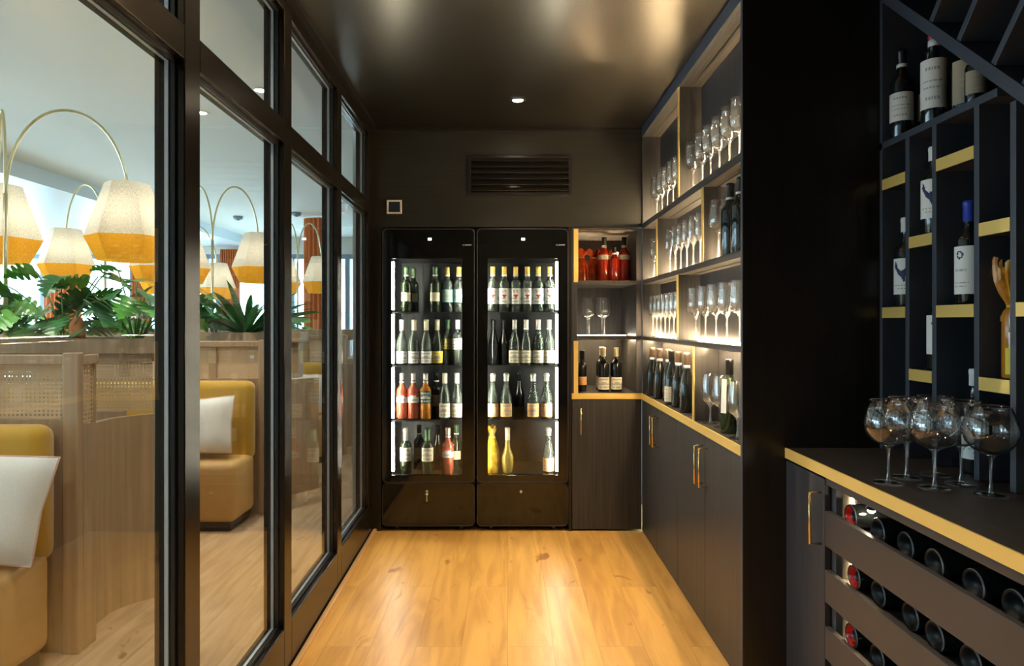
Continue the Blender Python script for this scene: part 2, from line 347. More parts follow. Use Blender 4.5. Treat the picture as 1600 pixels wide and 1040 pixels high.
# ------------------------------------------------------------------ fridges
def fridge(X0, X1, ox0, ox1, side, label, key):
    t = thing('wine_fridge', label, 'wine fridge', ((X0+X1)/2, YB, 0), 0, 'glass door wine fridges in the back wall')
    c = (X0+X1)/2; H = 1.955; x0, x1 = X0-c, X1-c; a, b = ox0-c, ox1-c
    m = MB(); i0, i1 = a-.015, b+.015
    m.box(x0, i0, .045, .60, .05, H).box(i1, x1, .045, .60, .05, H).box(i0, i1, .045, .60, 1.775, H).box(i0, i1, .045, .60, .05, .345)
    m.build('cabinet_body', 'black', t)
    box('liner_back', 'fridge_in', t, i0, i1, .50, .55, .345, 1.775)
    def rr(x0, x1, z0, z1, r, n=6):
        p = []
        for cx, cz, s in ((x1-r, z1-r, 0), (x0+r, z1-r, 1), (x0+r, z0+r, 2), (x1-r, z0+r, 3)):
            for k in range(n+1):
                an = pi/2*(s+k/n); p.append((cx+r*cos(an), cz+r*sin(an)))
        return p
    # door: rounded frame with an opening, built as a ring
    def ring(name, o, inn, ya, yb, mat, par):
        n = len(o); vs = [(x, y, z) for y in (ya, yb) for P in (o, inn) for x, z in P]
        fs = []
        for k in range(n):
            j = (k+1) % n
            fs += [(k, j, n+j, n+k), (2*n+k, 3*n+k, 3*n+j, 2*n+j), (k, 2*n+k, 2*n+j, j), (n+k, n+j, 3*n+j, 3*n+k)]
        return MB().add(vs, fs).build(name, mat, par, .0015)
    d = ring('door', rr(x0+.004, x1-.004, .315, H-.004, .03), rr(a, b, .361, 1.76, .004), 0, .043, 'gloss', t)
    box('glass', 'door_glass', d, a-.001, b+.001, .012, .018, .36, 1.761)
    ring('edge_trim', rr(x0+.001, x1-.001, .312, H-.001, .032), rr(x0+.006, x1-.006, .317, H-.006, .028), -.004, .002, 'slat', d)
    k = MB(); k.extr(rr(x0+.004, x1-.004, .035, .305, .03), 'y', 0, .04); kp = k.build('kick_panel', 'gloss', t, .0015)
    ring('panel_trim', rr(x0+.001, x1-.001, .032, .308, .032), rr(x0+.005, x1-.005, .036, .304, .028), -.004, .002, 'slat', kp)
    for sx in (x0+.09, x1-.09): MB().lathe([(0, 0), (.016, 0), (.016, .035), (0, .035)], 12, (sx, .05, 0)).build('foot', 'rim', t)
    lx = -.0 if key else .0
    l = MB().lathe([(0, -.006), (.008, -.006), (.009, .002), (0, .002)], 16, (0, 0, 0), 0); 
    lo = l.build('lock', 'cap_silver', t); lo.rotation_euler = (pi/2, 0, 0); lo.location = (-.010, -.002, .255)
    if key:
        kk = MB().box(-.003, .003, -.010, -.006, -.062, -.006).lathe([(.004, -.002), (.010, -.002), (.010, .002), (.004, .002), (.004, -.002)], 12, (0, -.010, -.014))
        ko = kk.build('key', 'cap_silver', t); ko.location = (-.010, -.002, .255)
    # display, small indicator, maker's mark strokes
    m = MB().box(-.011, .011, -.001, .0, 0, .016); do = m.build('temperature_display', 'disp', d); do.location = (.008 if key else .004, 0, 1.878)
    m = MB(); m.lathe([(0, 0), (.0045, 0), (.0045, .002), (0, .002)], 12, (0, 0, 0)); lm = m.build('maker_mark', 'mark', d); lm.rotation_euler = (pi/2, 0, 0); lm.location = (x1-.075, -.0005, 1.848)
    m = MB()
    for q in range(6): m.box(x1-.066+q*.0075, x1-.061+q*.0075, -.0012, 0, 1.845, 1.852)
    m.build('maker_lettering', 'mark', d)
    for z in (1.416, 1.066, .709):
        s = box('shelf', 'gloss', t, i0+.012, i1-.012, .06, .495, z-.007, z, bevel=.001)
        box('shelf_front', 'fridge_in', s, i0+.012, i1-.012, .055, .062, z-.009, z+.001)
    sx = a+.004 if side < 0 else b-.004
    for za, zb in ((.375, .695), (.722, 1.052), (1.08, 1.402), (1.43, 1.745)):
        box('light_strip', 'ledw', t, sx-.008, sx+.005, .048, .056, za, zb)
        ox = b+.010 if side < 0 else a-.010
        box('light_strip', 'ledw', t, ox-.004, ox+.004, .050, .056, za, zb)  # added strip, hidden behind the door frame, brightens the labels
    return t
fridge(-.811, -.211, -.749, -.294, -1, 'left black wine fridge with a key hanging in its lock', True)
fridge(-.199, .393, -.128, .327, 1, 'right black wine fridge beside the open corner shelves', False)
struct(box('trim_4', 'blackwood', None, .395, .413, YB, YB+.6, 0, 1.965))
# vent and thermostat
v = thing('air_vent', 'black louvred air vent above the right wine fridge', 'vent', (.079, YB, 2.297))
w2, h2 = .3355, .1285
m = MB().box(-w2, w2, -.012, 0, h2-.018, h2).box(-w2, w2, -.012, 0, -h2, -h2+.018).box(-w2, -w2+.02, -.012, 0, -h2+.018, h2-.018).box(w2-.02, w2, -.012, 0, -h2+.018, h2-.018)
m.build('frame', 'black', v, .002)
box('backing', 'gloss', v, -w2+.02, w2-.02, -.002, 0, -h2+.018, h2-.018)
for k in range(6):
    z = -h2+.034+k*.0385
    s = MB().extr([(-.001, z+.016), (-.018, z-.010), (-.021, z-.008), (-.004, z+.018)], 'x', -w2+.02, w2-.02)
    s.build('louvre', 'black', v, .001)
v = thing('wall_thermostat', 'small square thermostat with white frame above left fridge', 'thermostat', (-.731, YB, 2.093))
m = MB().box(-.049, .049, -.012, 0, .033, .045).box(-.049, .049, -.012, 0, -.045, -.033).box(-.049, -.037, -.012, 0, -.033, .033).box(.037, .049, -.012, 0, -.033, .033)
m.build('bezel', 'white', v, .003); box('screen', 'scr', v, -.037, .037, -.009, 0, -.033, .033)
# ------------------------------------------------------------------ corner open shelves (back)
BX0, BX1 = .413, .869
u = thing('corner_shelf_unit', 'black open corner shelves with brass edges between fridge and side shelves', 'shelves', (BX0, YB, .89))
def ub(name, mat, x0, x1, y0, y1, z0, z1, par=u, bevel=.001):
    return box(name, mat, par, x0-BX0, x1-BX0, y0-YB, y1-YB, z0-.89, z1-.89, bevel=bevel)
ub('back_panel', 'wood', .43, .869, 4.86, 4.88, .89, 1.96)
ub('side_panel', 'wood', .415, .452, 4.306, 4.86, .89, 1.60); ub('side_panel', 'wood', .832, .868, 4.306, 4.86, .89, 1.95)
ub('side_panel', 'wood', .415, .452, 4.306, 4.86, 1.60, 1.96)
ub('brass_edge', 'brass', .428, .457, 4.300, 4.3055, 1.608, 1.952); ub('brass_edge', 'brass', .428, .457, 4.300, 4.3055, .891, 1.228)
ub('front_edge', 'slat', .832, .868, 4.300, 4.3055, .891, 1.955)
for z0, z1 in ((1.600-.004, 1.618), (1.236, 1.258)): ub('shelf', 'wood_h', .452, .832, 4.30, 4.86, z0, z1)
ub('top_panel', 'wood_h', .452, .832, 4.31, 4.86, 1.945, 1.960)
def strip(par_x, par, name, x0, x1, y0, y1, z0, z1, mat='led', off=(0, 0, 0)):
    return box(name, mat, par, x0-off[0], x1-off[0], y0-off[1], y1-off[1], z0-off[2], z1-off[2])
o_ = (BX0, YB, .89)
strip(0, u, 'led_strip', .47, .82, 4.845, 4.853, 1.6185, 1.625, 'led', o_)
strip(0, u, 'led_strip', .47, .82, 4.62, 4.635, 1.2585, 1.262, 'ledb', o_)
strip(0, u, 'led_strip', .47, .82, 4.56, 4.567, 1.234, 1.236, 'led', o_)
# back base cabinet and worktops
c = thing('base_cabinet', 'black single-door base cabinet in the back corner', 'cabinet', (.641, YB, 0))
box('carcass', 'blackwood', c, .414-.641, .868-.641, .022, .56, .02, .855)
d = box('door', 'wood', c, .418-.641, .867-.641, 0, .020, .012, .852, bevel=.0015)
def handle_y(par, x, z0, z1, y):    # bar handle on a face that looks to -y
    return MB().tube([(x, y, z0), (x, y-.034, z0), (x, y-.034, z1), (x, y, z1)], .0045, 8).build('handle', 'brass2', par)
handle_y(d, .472-.641, .628, .796, 0)
def handle_x(par, y, z0, z1, x):    # on a face that looks to -x
    return MB().tube([(x, y, z0), (x-.036, y, z0), (x-.036, y, z1), (x, y, z1)], .0048, 8).build('handle', 'brass2', par)
wt = thing('worktop', 'dark corner worktop with brass front edge on the far base cabinets', 'worktop', (.641, YB, .855))
MB().box(-.226, .228, .002, .57, .0, .035).box(.228, .365, -1.84, .57, .0, .035).build('slab', 'worktop', wt, .001)
MB().box(-.226, .228, -.004, .002, -.002, .0355).build('brass_edge', 'brass', wt); MB().box(.222, .228, -1.845, .002, -.002, .0355).build('brass_edge', 'brass', wt)
# side base cabinets (two double-door)
for k, (ya, ym, yb, lab) in enumerate(((2.462, 2.93, 3.398, 'black double-door base cabinet under the side worktop, beside the tall black panel'), (3.402, 3.86, 4.298, 'black double-door base cabinet under the side worktop, in the far corner'))):
    c = thing('base_cabinet', lab, 'cabinet', (.869, (ya+yb)/2, 0), 0, 'double-door cabinets along the side wall'); my = (ya+yb)/2
    box('carcass', 'blackwood', c, .022, .13, ya-my, yb-my, .02, .852)
    for a, b, hy in ((ya, ym-.0015, ym-.035), (ym+.0015, yb, ym+.035)):
        d = box('door', 'wood', c, 0, .020, a-my, b-my, .006, .851, bevel=.0015); handle_x(d, hy-my, .632, .80, 0)
# ------------------------------------------------------------------ side shelving
SX = .869; SXB = .985; YN = 2.458
s = thing('side_shelf_unit', 'tall black open shelving with lit niches along the right wall', 'shelves', (SX, YN, .89))
so = (SX, YN, .89)
def sb(name, mat, x0, x1, y0, y1, z0, z1, par=s, bevel=.001):
    return box(name, mat, par, x0-so[0], x1-so[0], y0-so[1], y1-so[1], z0-so[2], z1-so[2], bevel=bevel)
sb('back_panel', 'wood', SXB, SXB+.02, YN, 4.30, .89, ZC-.001)
sb('end_panel', 'wood', SX, SXB, 4.285, 4.301, .89, 2.54)
sb('fascia', 'slate', SX-.004, SX+.016, YN, 4.30, 2.542, ZC-.001)
sb('top_panel', 'wood_h', SX+.016, SXB, YN, 4.30, 2.542, 2.56)
for z0, z1 in ((1.950, 1.984), (1.592, 1.619), (1.236, 1.258)):
    sb('shelf', 'wood_h', SX, SXB, YN, 4.285, z0, z1)
for (y, z0, z1) in ((3.385, 1.984, 2.542), (2.968, 1.619, 1.950), (3.879, 1.619, 1.950), (3.41, 1.258, 1.592), (3.116, .8905, 1.236)):
    dv = sb('divider', 'wood', SX+.004, SXB, y-.011, y+.011, z0, z1, bevel=0)
    box('brass_edge', 'brass', dv, -.001, .0035, y-.012-so[1], y+.012-so[1], z0-so[2], z1-so[2])
LX = SX+.055
cells = {'r1': (1.984, 2.542, [(2.47, 3.37), (3.40, 4.28)]), 'r2': (1.619, 1.95, [(2.47, 2.95), (2.985, 3.86), (3.895, 4.28)]),
         'r3': (1.258, 1.592, [(2.47, 3.395), (3.425, 4.28)]), 'r4': (.8905, 1.236, [(2.47, 3.10), (3.13, 4.28)])}
for kx, (z0, z1, segs) in cells.items():
    for a, b in segs:
        if kx == 'r4': sb('led_strip', 'led', LX-.003, LX+.003, a, b, z1-.0025, z1-.0005, bevel=0)
        sb('led_channel', 'black', LX+.006, LX+.012, a, b, z1-.003, z1-.0003, bevel=0)
        if kx != 'r4':
            sb('led_strip', 'led', SXB-.010, SXB-.002, a, b, z0+.0005, z0+.005, bevel=0)
# tall end panel
p = box('end_panel', 'blackwood', None, .862, 1.75, 2.437, 2.455, 0, ZC-.001, bevel=.002)
tag(p, 'tall black end panel between the side shelves and the near wine rack', 'panel')
p2 = box('end_edge', 'slate', p, .860, .8625, 2.437, 2.457, 0, ZC-.002)
# ------------------------------------------------------------------ wine glasses
def glass_maker(kind):
    # bowl profile, stem height, foot radius
    K = {'balloon': ([(.004, .108), (.020, .111), (.042, .122), (.058, .142), (.0655, .165), (.064, .186), (.056, .210), (.046, .236)], .105, .040),
         'white': ([(.004, .124), (.018, .127), (.033, .138), (.0415, .158), (.041, .185), (.0385, .22), (.0365, .258)], .121, .036),
         'tulip': ([(.004, .124), (.014, .128), (.026, .145), (.030, .170), (.029, .205), (.026, .255)], .121, .033),
         'short': ([(.004, .086), (.02, .09), (.036, .105), (.0415, .13), (.040, .155), (.034, .20), (.031, .225)], .084, .036)}[kind]
    def mk():
        t = thing('wine_glass', '', 'wine glass')
        pr, st, fr = K; th = .0011
        big = kind == 'balloon'; bm_, bs = ('bowl', 'bowl') if big else ('bowl_s', 'bowl_b')
        m = MB(); m.lathe([(0, pr[0][1]-.002)]+pr[:3], 32, mi=1); m.lathe(pr[2:], 32)
        inner = [(max(0, r-th), z+(.003 if i == 0 else .0008)) for i, (r, z) in enumerate(pr)]; inner[-1] = (pr[-1][0]-th, pr[-1][1])
        m.lathe([pr[-1]]+inner[::-1]+[(0, inner[0][1])], 32); 
        if big:
            rr0 = pr[-1][0]; m.lathe([(rr0+.0009*cos(q*pi/3), pr[-1][1]+.0009*sin(q*pi/3)) for q in range(7)], 32, mi=2)  # milky ring painted on as the highlight of the rim
        m.build('bowl', [bm_, bs, 'stem_s'], t)
        m = MB(); m.lathe([(0, .004), (.010, .004), (.0055, .012), (.0036, .03), (.0034, st*.6), (.0042, st-.012), (.010, st), (.014, st+.0035), (0, st+.0052)], 16); m.build('stem', 'stem_g' if big else 'stem_s', t)
        m = MB(); m.lathe([(0, 0), (fr-.001, 0), (fr, .0010), (fr-.001, .002), (.018, .0032), (.010, .0039), (0, .0041)], 32)
        if big: m.lathe([(fr+.0011*cos(q*pi/3), .0012+.0011*sin(q*pi/3)) for q in range(7)], 32, mi=1)  # milky ring imitates the bright highlight round the foot
        m.build('foot', ['bowl' if big else 'bowl_b', 'stem_s'], t)
        return t
    return mk
NUM = ['nearest', 'second nearest', 'third nearest', 'fourth nearest', 'fifth nearest', 'sixth nearest', 'seventh nearest', 'eighth nearest']
def glass_row(kind, x, ys, z, where, group, desc):
    ys = sorted(ys)
    for i, y in enumerate(ys):
        put('g_'+kind, glass_maker(kind), (x, y, z), '%s %s, %s in its row' % (desc, where, NUM[i]), rz=i*.7, group=group)
glass_row('white', .926, [2.657, 2.776, 2.908, 3.035, 3.157, 3.315], 1.9845, 'on the top shelf, nearer niche', 'glasses in the top shelf nearer niche', 'stemmed wine glass')
glass_row('white', .926, [3.60, 3.72, 3.85, 3.98, 4.12], 1.9845, 'on the top shelf, far niche', 'glasses in the top shelf far niche', 'stemmed wine glass')
glass_row('tulip', .922, [3.06, 3.18, 3.30, 3.42, 3.54, 3.66, 3.78], 1.6195, 'on the second shelf down, middle niche', 'slim glasses on the second shelf', 'slim tulip glass')
put('g_tulip', glass_maker('tulip'), (.922, 4.19, 1.6195), 'lone slim glass in the farthest niche of the second shelf')
put('g_white', glass_maker('white'), (.915, 2.885, 1.6195), 'wide wine glass beside dark bottles on the second shelf')
glass_row('white', .923, [2.643, 2.80, 2.946, 3.105, 3.26], 1.2585, 'on the third shelf down, nearer niche', 'glasses in the third shelf nearer niche', 'stemmed wine glass')
glass_row('tulip', .922, [3.49, 3.59, 3.69, 3.79, 3.89, 4.00, 4.11, 4.22], 1.2585, 'on the third shelf down, far niche', 'slim glasses on the third shelf', 'slim tulip glass')
for x, y, lb in ((.920, 3.02, 'beside the brass divider'), (.934, 2.905, 'just left of the white-labelled bottle'), (.908, 2.625, 'nearest the tall black panel'), (.938, 2.54, 'tucked in behind the glass at the tall black panel')):
    put('g_short', glass_maker('short'), (x, y, .8905), 'tasting glass on the side worktop, '+lb, group='tasting glasses on the side worktop')
for x, y, lb in ((.535, 4.47, 'front left'), (.635, 4.47, 'front right'), (.56, 4.57, 'rear left'), (.665, 4.57, 'rear right')):
    put('g_white', glass_maker('white'), (x, y, 1.2585), 'wine glass on the lit corner shelf, %s of four' % lb, group='four glasses on the corner shelf')
for x, y, lb in ((1.087, 1.90, 'leftmost, at the brass edge'), (1.178, 1.965, 'left one of the back pair'), (1.180, 1.84, 'front middle one'), (1.285, 2.000, 'hindmost, partly hidden'), (1.284, 1.885, 'beside the rack, between middle and rightmost'), (1.281, 1.765, 'rightmost')):
    put('g_balloon', glass_maker('balloon'), (x, y, .8905), 'big balloon wine glass on the near counter, '+lb, rz=x*9, group='balloon glasses on the near counter')
# ------------------------------------------------------------------ bottles
BOT = {
 'bordeaux': lambda H, R: [(0, .004), (R*.6, .002), (R*.93, 0), (R, .006), (R, .62*H), (R*.93, .655*H), (R*.72, .69*H), (R*.48, .725*H), (.0155, .77*H), (.0142, .80*H), (.0138, .955*H), (.0152, .957*H), (.0152, .975*H), (.0138, .98*H), (.0138, H), (0, H)],
 'burgundy': lambda H, R: [(0, .004), (R*.6, .002), (R*.94, 0), (R, .006), (R, .44*H), (R*.94, .50*H), (R*.78, .58*H), (R*.58, .66*H), (R*.44, .73*H), (.0152, .79*H), (.0138, .955*H), (.0154, .957*H), (.0154, .975*H), (.0138, .98*H), (.0138, H), (0, H)],
 'bulb': lambda H, R: [(0, .003), (R*.7, .001), (R*.8, 0), (R*.9, .02*H), (R*1.1, .16*H), (R*1.12, .27*H), (R*.95, .42*H), (R*.5, .56*H), (.017, .65*H), (.0145, .78*H), (.0138, .97*H), (.016, .98*H), (.016, H), (0, H)],
}
PAT = {
 'plain': ['.'*14]*8,
 'text': ['.'*14, '...gggggggg...', '.'*14, '.....gggg.....', '..gggggggggg..', '.'*14, '...gg.gggg.g..', '.'*14],
 'red': ['.'*14, '....gg.gg.....', '.....g..g.....', '.'*14, '.....rrrr.....', 'tt....rr....tt', 'ttt.gggg...ttt', 'tt..........tt', '...gggggg.....', '.'*14],
 'bird': ['..............', '...k......k...', '..kkk....kk...', '...kkkk.kkkk..', '....kkkkkkk...', '.....kkkkk....', '......kkk.....', '......k.k.....', '..............', '..gggggggg....', '....ggggg.....', '..............'],
 'ring': ['..............', '.....kkkk.....', '....kk..kk....', '....k....k....', '....kk..kk....', '.....kkkk.....', '..............', '..............', '..............', '...gggggggg...', '..............', '.....gggg.....', '..............'],
 'redtop': ['rrrrrrrrrrrrrr', 'rrrr......rrrr', '..............', '...gggggggg...', '..............'],
}
def raster(nr, nc, fn): return [''.join(fn((j+.5)/nc, 1-(i+.5)/nr) for j in range(nc)) for i in range(nr)]
def inpoly(x, y, P):
    c = False
    for k in range(len(P)):
        (x1, y1), (x2, y2) = P[k-1], P[k]
        if (y1 > y) != (y2 > y) and x < (x2-x1)*(y-y1)/(y2-y1)+x1: c = not c
    return c
BIRD = [(.25, .92), (.31, .86), (.34, .74), (.45, .66), (.58, .72), (.66, .84), (.76, .92), (.72, .78), (.74, .66), (.66, .54), (.56, .47), (.55, .40), (.60, .34), (.50, .36), (.47, .46), (.36, .54), (.30, .66), (.24, .72), (.18, .80), (.23, .84)]
def words(x, y, rows):
    for (yy, h, x0, x1, n) in rows:
        if abs(y-yy) < h and x0 < x < x1: return 'g' if int((x-x0)/(x1-x0)*n*3) % 3 else '.'
    return '.'
PAT['bird'] = raster(34, 30, lambda x, y: 'k' if inpoly(x, y, BIRD) else words(x, y, [(.26, .016, .2, .8, 6), (.16, .016, .3, .7, 4)]))
PAT['ring'] = raster(40, 34, lambda x, y: 'k' if .055 < math.hypot((x-.42)*1.0, (y-.82)*1.15) < .10 else words(x, y, [(.50, .014, .25, .6, 5), (.24, .012, .2, .65, 7), (.17, .012, .25, .6, 5)]))
PAT['fine'] = raster(30, 34, lambda x, y: words(x, y, [(.80, .03, .3, .7, 5), (.55, .018, .2, .8, 8), (.42, .018, .25, .75, 6), (.2, .018, .3, .7, 5)]))
def label_mesh(r, z0, z1, pat, span=2.9):
    rows = PAT[pat][::-1]; nr, nc = len(rows), len(rows[0]); m = MB(); vs = []
    for i in range(nr+1):
        for j in range(nc+1):
            a = -pi/2+(j/nc-.5)*span; vs.append((r*cos(a), r*sin(a), z0+(z1-z0)*i/nr))
    m.v = vs
    for i in range(nr):
        for j in range(nc):
            ch = rows[i][j]; b = i*(nc+1)+j
            m.f.append([b, b+1, b+nc+2, b+nc+1]); m.m.append({'.': 0, 'g': 1, 'r': 2, 'k': 3, 't': 4}[ch]); m.sm.append(True)
    return m
def bottle_maker(shape='bordeaux', H=.30, R=.0375, glass='b_dark', cap='cap_black', lab=('l_cream', 'text', .12, .42), band=None, cage=False, capz=.79, neck_tag=False, span=2.9):
    def mk():
        t = thing('wine_bottle', '', 'bottle')
        pr = BOT[shape](H, R); MB().lathe(pr, 28).build('glass_body', glass, t)
        if cap:
            rad = .0162 if not cage else .0175
            cp = [(rad-.001, capz*H), (rad, capz*H+.001), (rad, .95*H), (rad+.001, .955*H), (rad+.001, .985*H), (rad-.001, H+.001), (0, H+.0015)]
            if cage: cp = [(.0185, capz*H), (.0178, .86*H), (.0182, .92*H), (.021, .94*H), (.0205, .98*H), (.014, 1.0*H+.002), (0, H+.004)]
            MB().lathe(cp, 20).build('capsule', cap, t)
        if band:
            MB().lathe([(.0165, band[1]*H), (.0172, band[1]*H), (.0172, band[2]*H), (.0165, band[2]*H)], 20).build('neck_band', band[0], t)
        if lab:
            lm, pt, a, b = lab
            label_mesh(R+.0006, a*H, b*H, pt, span).build('label', [lm, 'l_grey', 'l_red', 'l_ink', 'l_teal'], t)
        if neck_tag:
            z = .60*H; pts = [(R*.4, -R-.004, .74*H), (R*.3, -R-.004, .28*H), (-R*.35, -R-.004, .28*H), (-R*.2, -R-.004, .74*H)]
            MB().add(pts+[(x, y-.0012, zz) for x, y, zz in pts], [(0, 1, 2, 3), (7, 6, 5, 4), (0, 4, 5, 1), (1, 5, 6, 2), (2, 6, 7, 3), (3, 7, 4, 0)]).build('neck_tag', 'l_white', t)
        return t
    return mk
def B(key, spec, loc, label, rz=0., group=None):
    ang = math.atan2(loc[0], loc[1])*-1.0       # turn the label towards the room
    return put('b_'+key, bottle_maker(**spec), loc, label, rz=rz, group=group)
S = {
 'roundlabel': dict(glass='b_green', cap='cap_green', lab=('l_cream', 'plain', .24, .43), band=('cap_white', .795, .825), span=1.9),
 'goldcap': dict(glass='b_clear', cap='cap_gold', lab=('l_white', 'red', .18, .52), band=('cap_white', .79, .83), capz=.82),
 'creamcap': dict(shape='burgundy', glass='b_clear', cap='cap_cream', lab=('l_white', 'text', .04, .30), capz=.76),
 'yellowlab': dict(shape='burgundy', glass='b_green', cap='cap_cream', lab=('l_yellow', 'text', .04, .30), capz=.76),
 'ylab2': dict(glass='b_clear', cap='cap_green', lab=('l_yellow', 'text', .34, .58)),
 'wlab2': dict(glass='b_clear', cap='cap_white', lab=('l_white', 'text', .34, .58)),
 'greenlab': dict(glass='b_clear', cap='cap_gold', lab=('l_teal', 'text', .22, .50), band=('cap_cream', .79, .83), capz=.83),
 'rose': dict(glass='b_rose', cap='cap_silver', lab=('l_white', 'redtop', .36, .56), band=('cap_white', .79, .83), capz=.85),
 'amber': dict(glass='b_amber', cap='cap_silver', lab=('l_dgreen', 'text', .34, .62), band=('cap_white', .79, .83), capz=.85),
 'dark': dict(glass='b_dark', cap='cap_black', lab=('l_tan', 'text', .25, .5), band=('cap_white', .79, .82)),
 'slantcap': dict(shape='burgundy', glass='b_clear', cap='cap_cream', lab=('l_cream', 'text', .04, .34), capz=.78),
 'foil': dict(glass='b_green', cap='cap_silver', lab=('l_white', 'text', .28, .58), cage=True, capz=.72),
 'foilg': dict(glass='b_green', cap='cap_green', lab=('l_cream', 'text', .28, .58), cage=True, capz=.72),
 'creamlow': dict(shape='burgundy', glass='b_clear', cap='cap_silver', lab=('l_cream', 'text', .05, .32), band=('cap_white', .78, .815), capz=.82),
 'orange': dict(shape='burgundy', glass='b_clear', cap='cap_silver', lab=('l_orange', 'text', .05, .34), cage=True, capz=.83),
 'plain': dict(shape='burgundy', glass='b_dark', cap='cap_black', lab=None),
 'bulb': dict(shape='bulb', glass='b_yell', cap='cap_cream', lab=None, capz=.72),
 'redb': dict(glass='b_red', cap='cap_black', lab=('l_cream', 'text', .50, .60), H=.30, band=('cap_white', .77, .82)),
 'redb2': dict(glass='b_red', cap='cap_black', lab=None, H=.235, R=.034, band=('cap_white', .77, .82)),
 'twocream': dict(glass='b_dark', cap='cap_cream', lab=('l_cream', 'text', .05, .33), capz=.80, H=.29),
 'sideblack': dict(shape='burgundy', glass='b_dark', cap='cap_bronze', lab=None, band=('cap_white', .75, .80), capz=.80),
 'sidelab': dict(shape='burgundy', glass='b_dark', cap='cap_black', lab=('l_cream', 'fine', .06, .34), neck_tag=False),
 'tagged': dict(glass='b_green', cap='cap_black', lab=None, neck_tag=True, H=.305),
 'blueband': dict(glass='b_dark', cap='cap_black', lab=None, band=('cap_white', .78, .81), H=.305),
 'bird': dict(glass='b_dark', cap='cap_white', lab=('l_white', 'bird', .14, .54), H=.315, capz=.84),
 'birdblue': dict(glass='b_dark', cap='cap_white', lab=('l_white', 'bird', .18, .62), H=.29, capz=.84),
 'ring': dict(glass='b_dark', cap='cap_blue', lab=('l_white', 'ring', .10, .56), H=.318, capz=.80),
 'whiteup': dict(glass='b_dark', cap='cap_black', lab=('l_white', 'fine', .18, .50), band=('cap_white', .80, .84), H=.315),
 'tanup': dict(glass='b_dark', cap='cap_black', lab=('l_tan', 'fine', .18, .50), band=('cap_silver', .80, .84), H=.30),
 'redup': dict(glass='b_dark', cap='cap_red', lab=('l_white', 'fine', .16, .70), band=('cap_white', .86, .93), H=.30, capz=.86),
 'tanshort': dict(glass='b_dark', cap='cap_black', lab=('l_tan', 'fine', .15, .70), H=.25),
 'tiny': dict(glass='b_dark', cap='cap_black', lab=('l_tan', 'fine', .2, .55), H=.20, R=.028),
 'orangelow': dict(glass='b_dark', cap='cap_black', lab=('l_orange', 'fine', .16, .36), H=.27, R=.03),
}
def fb(key, px, base, y, label, grp, rz=0):
    B(key, S[key], ((px-VX)*y/F, y, base+.0005), label, rz, grp)
G1 = 'bottles in the left fridge'; G2 = 'bottles in the right fridge'
f1 = [
 ('roundlabel', 635, 1.416, 4.43, 'green bottle with small cream label, leftmost on the top shelf, left fridge'),
 ('roundlabel', 646, 1.416, 4.56, 'green bottle half hidden behind the leftmost bottle, left fridge top shelf'),
 ('roundlabel', 680, 1.416, 4.43, 'green bottle with small cream label in the middle of the top shelf, left fridge'),
 ('greenlab', 699, 1.416, 4.45, 'gold-capped bottle with green label, left of two on the top shelf, left fridge'),
 ('greenlab', 717, 1.416, 4.45, 'gold-capped bottle with green label at the right end of the top shelf, left fridge'),
 ('creamcap', 628, 1.066, 4.43, 'bottle with wide white label, leftmost on the second shelf, left fridge'),
 ('creamcap', 647, 1.066, 4.43, 'bottle with wide white label, second on the second shelf, left fridge'),
 ('creamcap', 666, 1.066, 4.43, 'bottle with wide white label, third on the second shelf, left fridge'),
 ('yellowlab', 683, 1.066, 4.45, 'cream-capped bottle with bright yellow label in the left fridge'),
 ('ylab2', 700, 1.066, 4.52, 'bottle with a high yellow label on the second shelf, left fridge'),
 ('wlab2', 715, 1.066, 4.46, 'bottle with a high white label at the right end of the second shelf, left fridge'),
 ('rose', 628, .709, 4.43, 'pink rose wine bottle, leftmost on the third shelf, left fridge'),
 ('rose', 646, .709, 4.43, 'pink rose wine bottle beside the amber one, left fridge'),
 ('amber', 665, .709, 4.43, 'amber bottle with dark label on the third shelf, left fridge'),
 ('dark', 682, .709, 4.52, 'dark bottle behind the amber one on the third shelf, left fridge'),
 ('slantcap', 695, .709, 4.43, 'clear bottle with cream cap and square label, left of two, left fridge third shelf'),
 ('slantcap', 714, .709, 4.43, 'clear bottle with cream cap and square label at the right end, left fridge third shelf'),
 ('foil', 634, .346, 4.43, 'silver-foiled green bottle with white label on the floor of the left fridge'),
 ('dark', 655, .346, 4.56, 'dark bottle set back on the floor of the left fridge'),
 ('foilg', 668, .346, 4.42, 'green-foiled bottle with cream label on the floor of the left fridge'),
 ('plain', 684, .346, 4.55, 'plain dark unlabelled bottle on the floor of the left fridge'),
 ('rose', 700, .346, 4.43, 'pink bottle with red-topped label on the floor of the left fridge'),
 ('roundlabel', 713, .346, 4.55, 'green bottle behind the pink one on the floor of the left fridge')]
for k, px, z, y, lb in f1: fb(k, px, z, y, lb, G1)
O6 = ['leftmost', 'second', 'third', 'fourth', 'fifth', 'rightmost']
for i, px in enumerate((770, 788, 806, 824, 841, 859)):
    fb('goldcap', px, 1.416, 4.42, 'gold-capped bottle with tall white label, %s on the top shelf of the right fridge' % O6[i], G2)
for i, (px, nm) in enumerate(((804, 'leftmost'), (822, 'second'), (841, 'third'), (858, 'rightmost'))):
    fb('creamlow', px, 1.066, 4.43, 'bottle with low cream label, %s of four on the second shelf, right fridge' % nm, G2)
fb('plain', 771, 1.066, 4.50, 'plain dark bottle at the left end of the second shelf, right fridge', G2)
fb('plain', 787, 1.066, 4.57, 'plain dark bottle set back behind its neighbour, right fridge second shelf', G2)
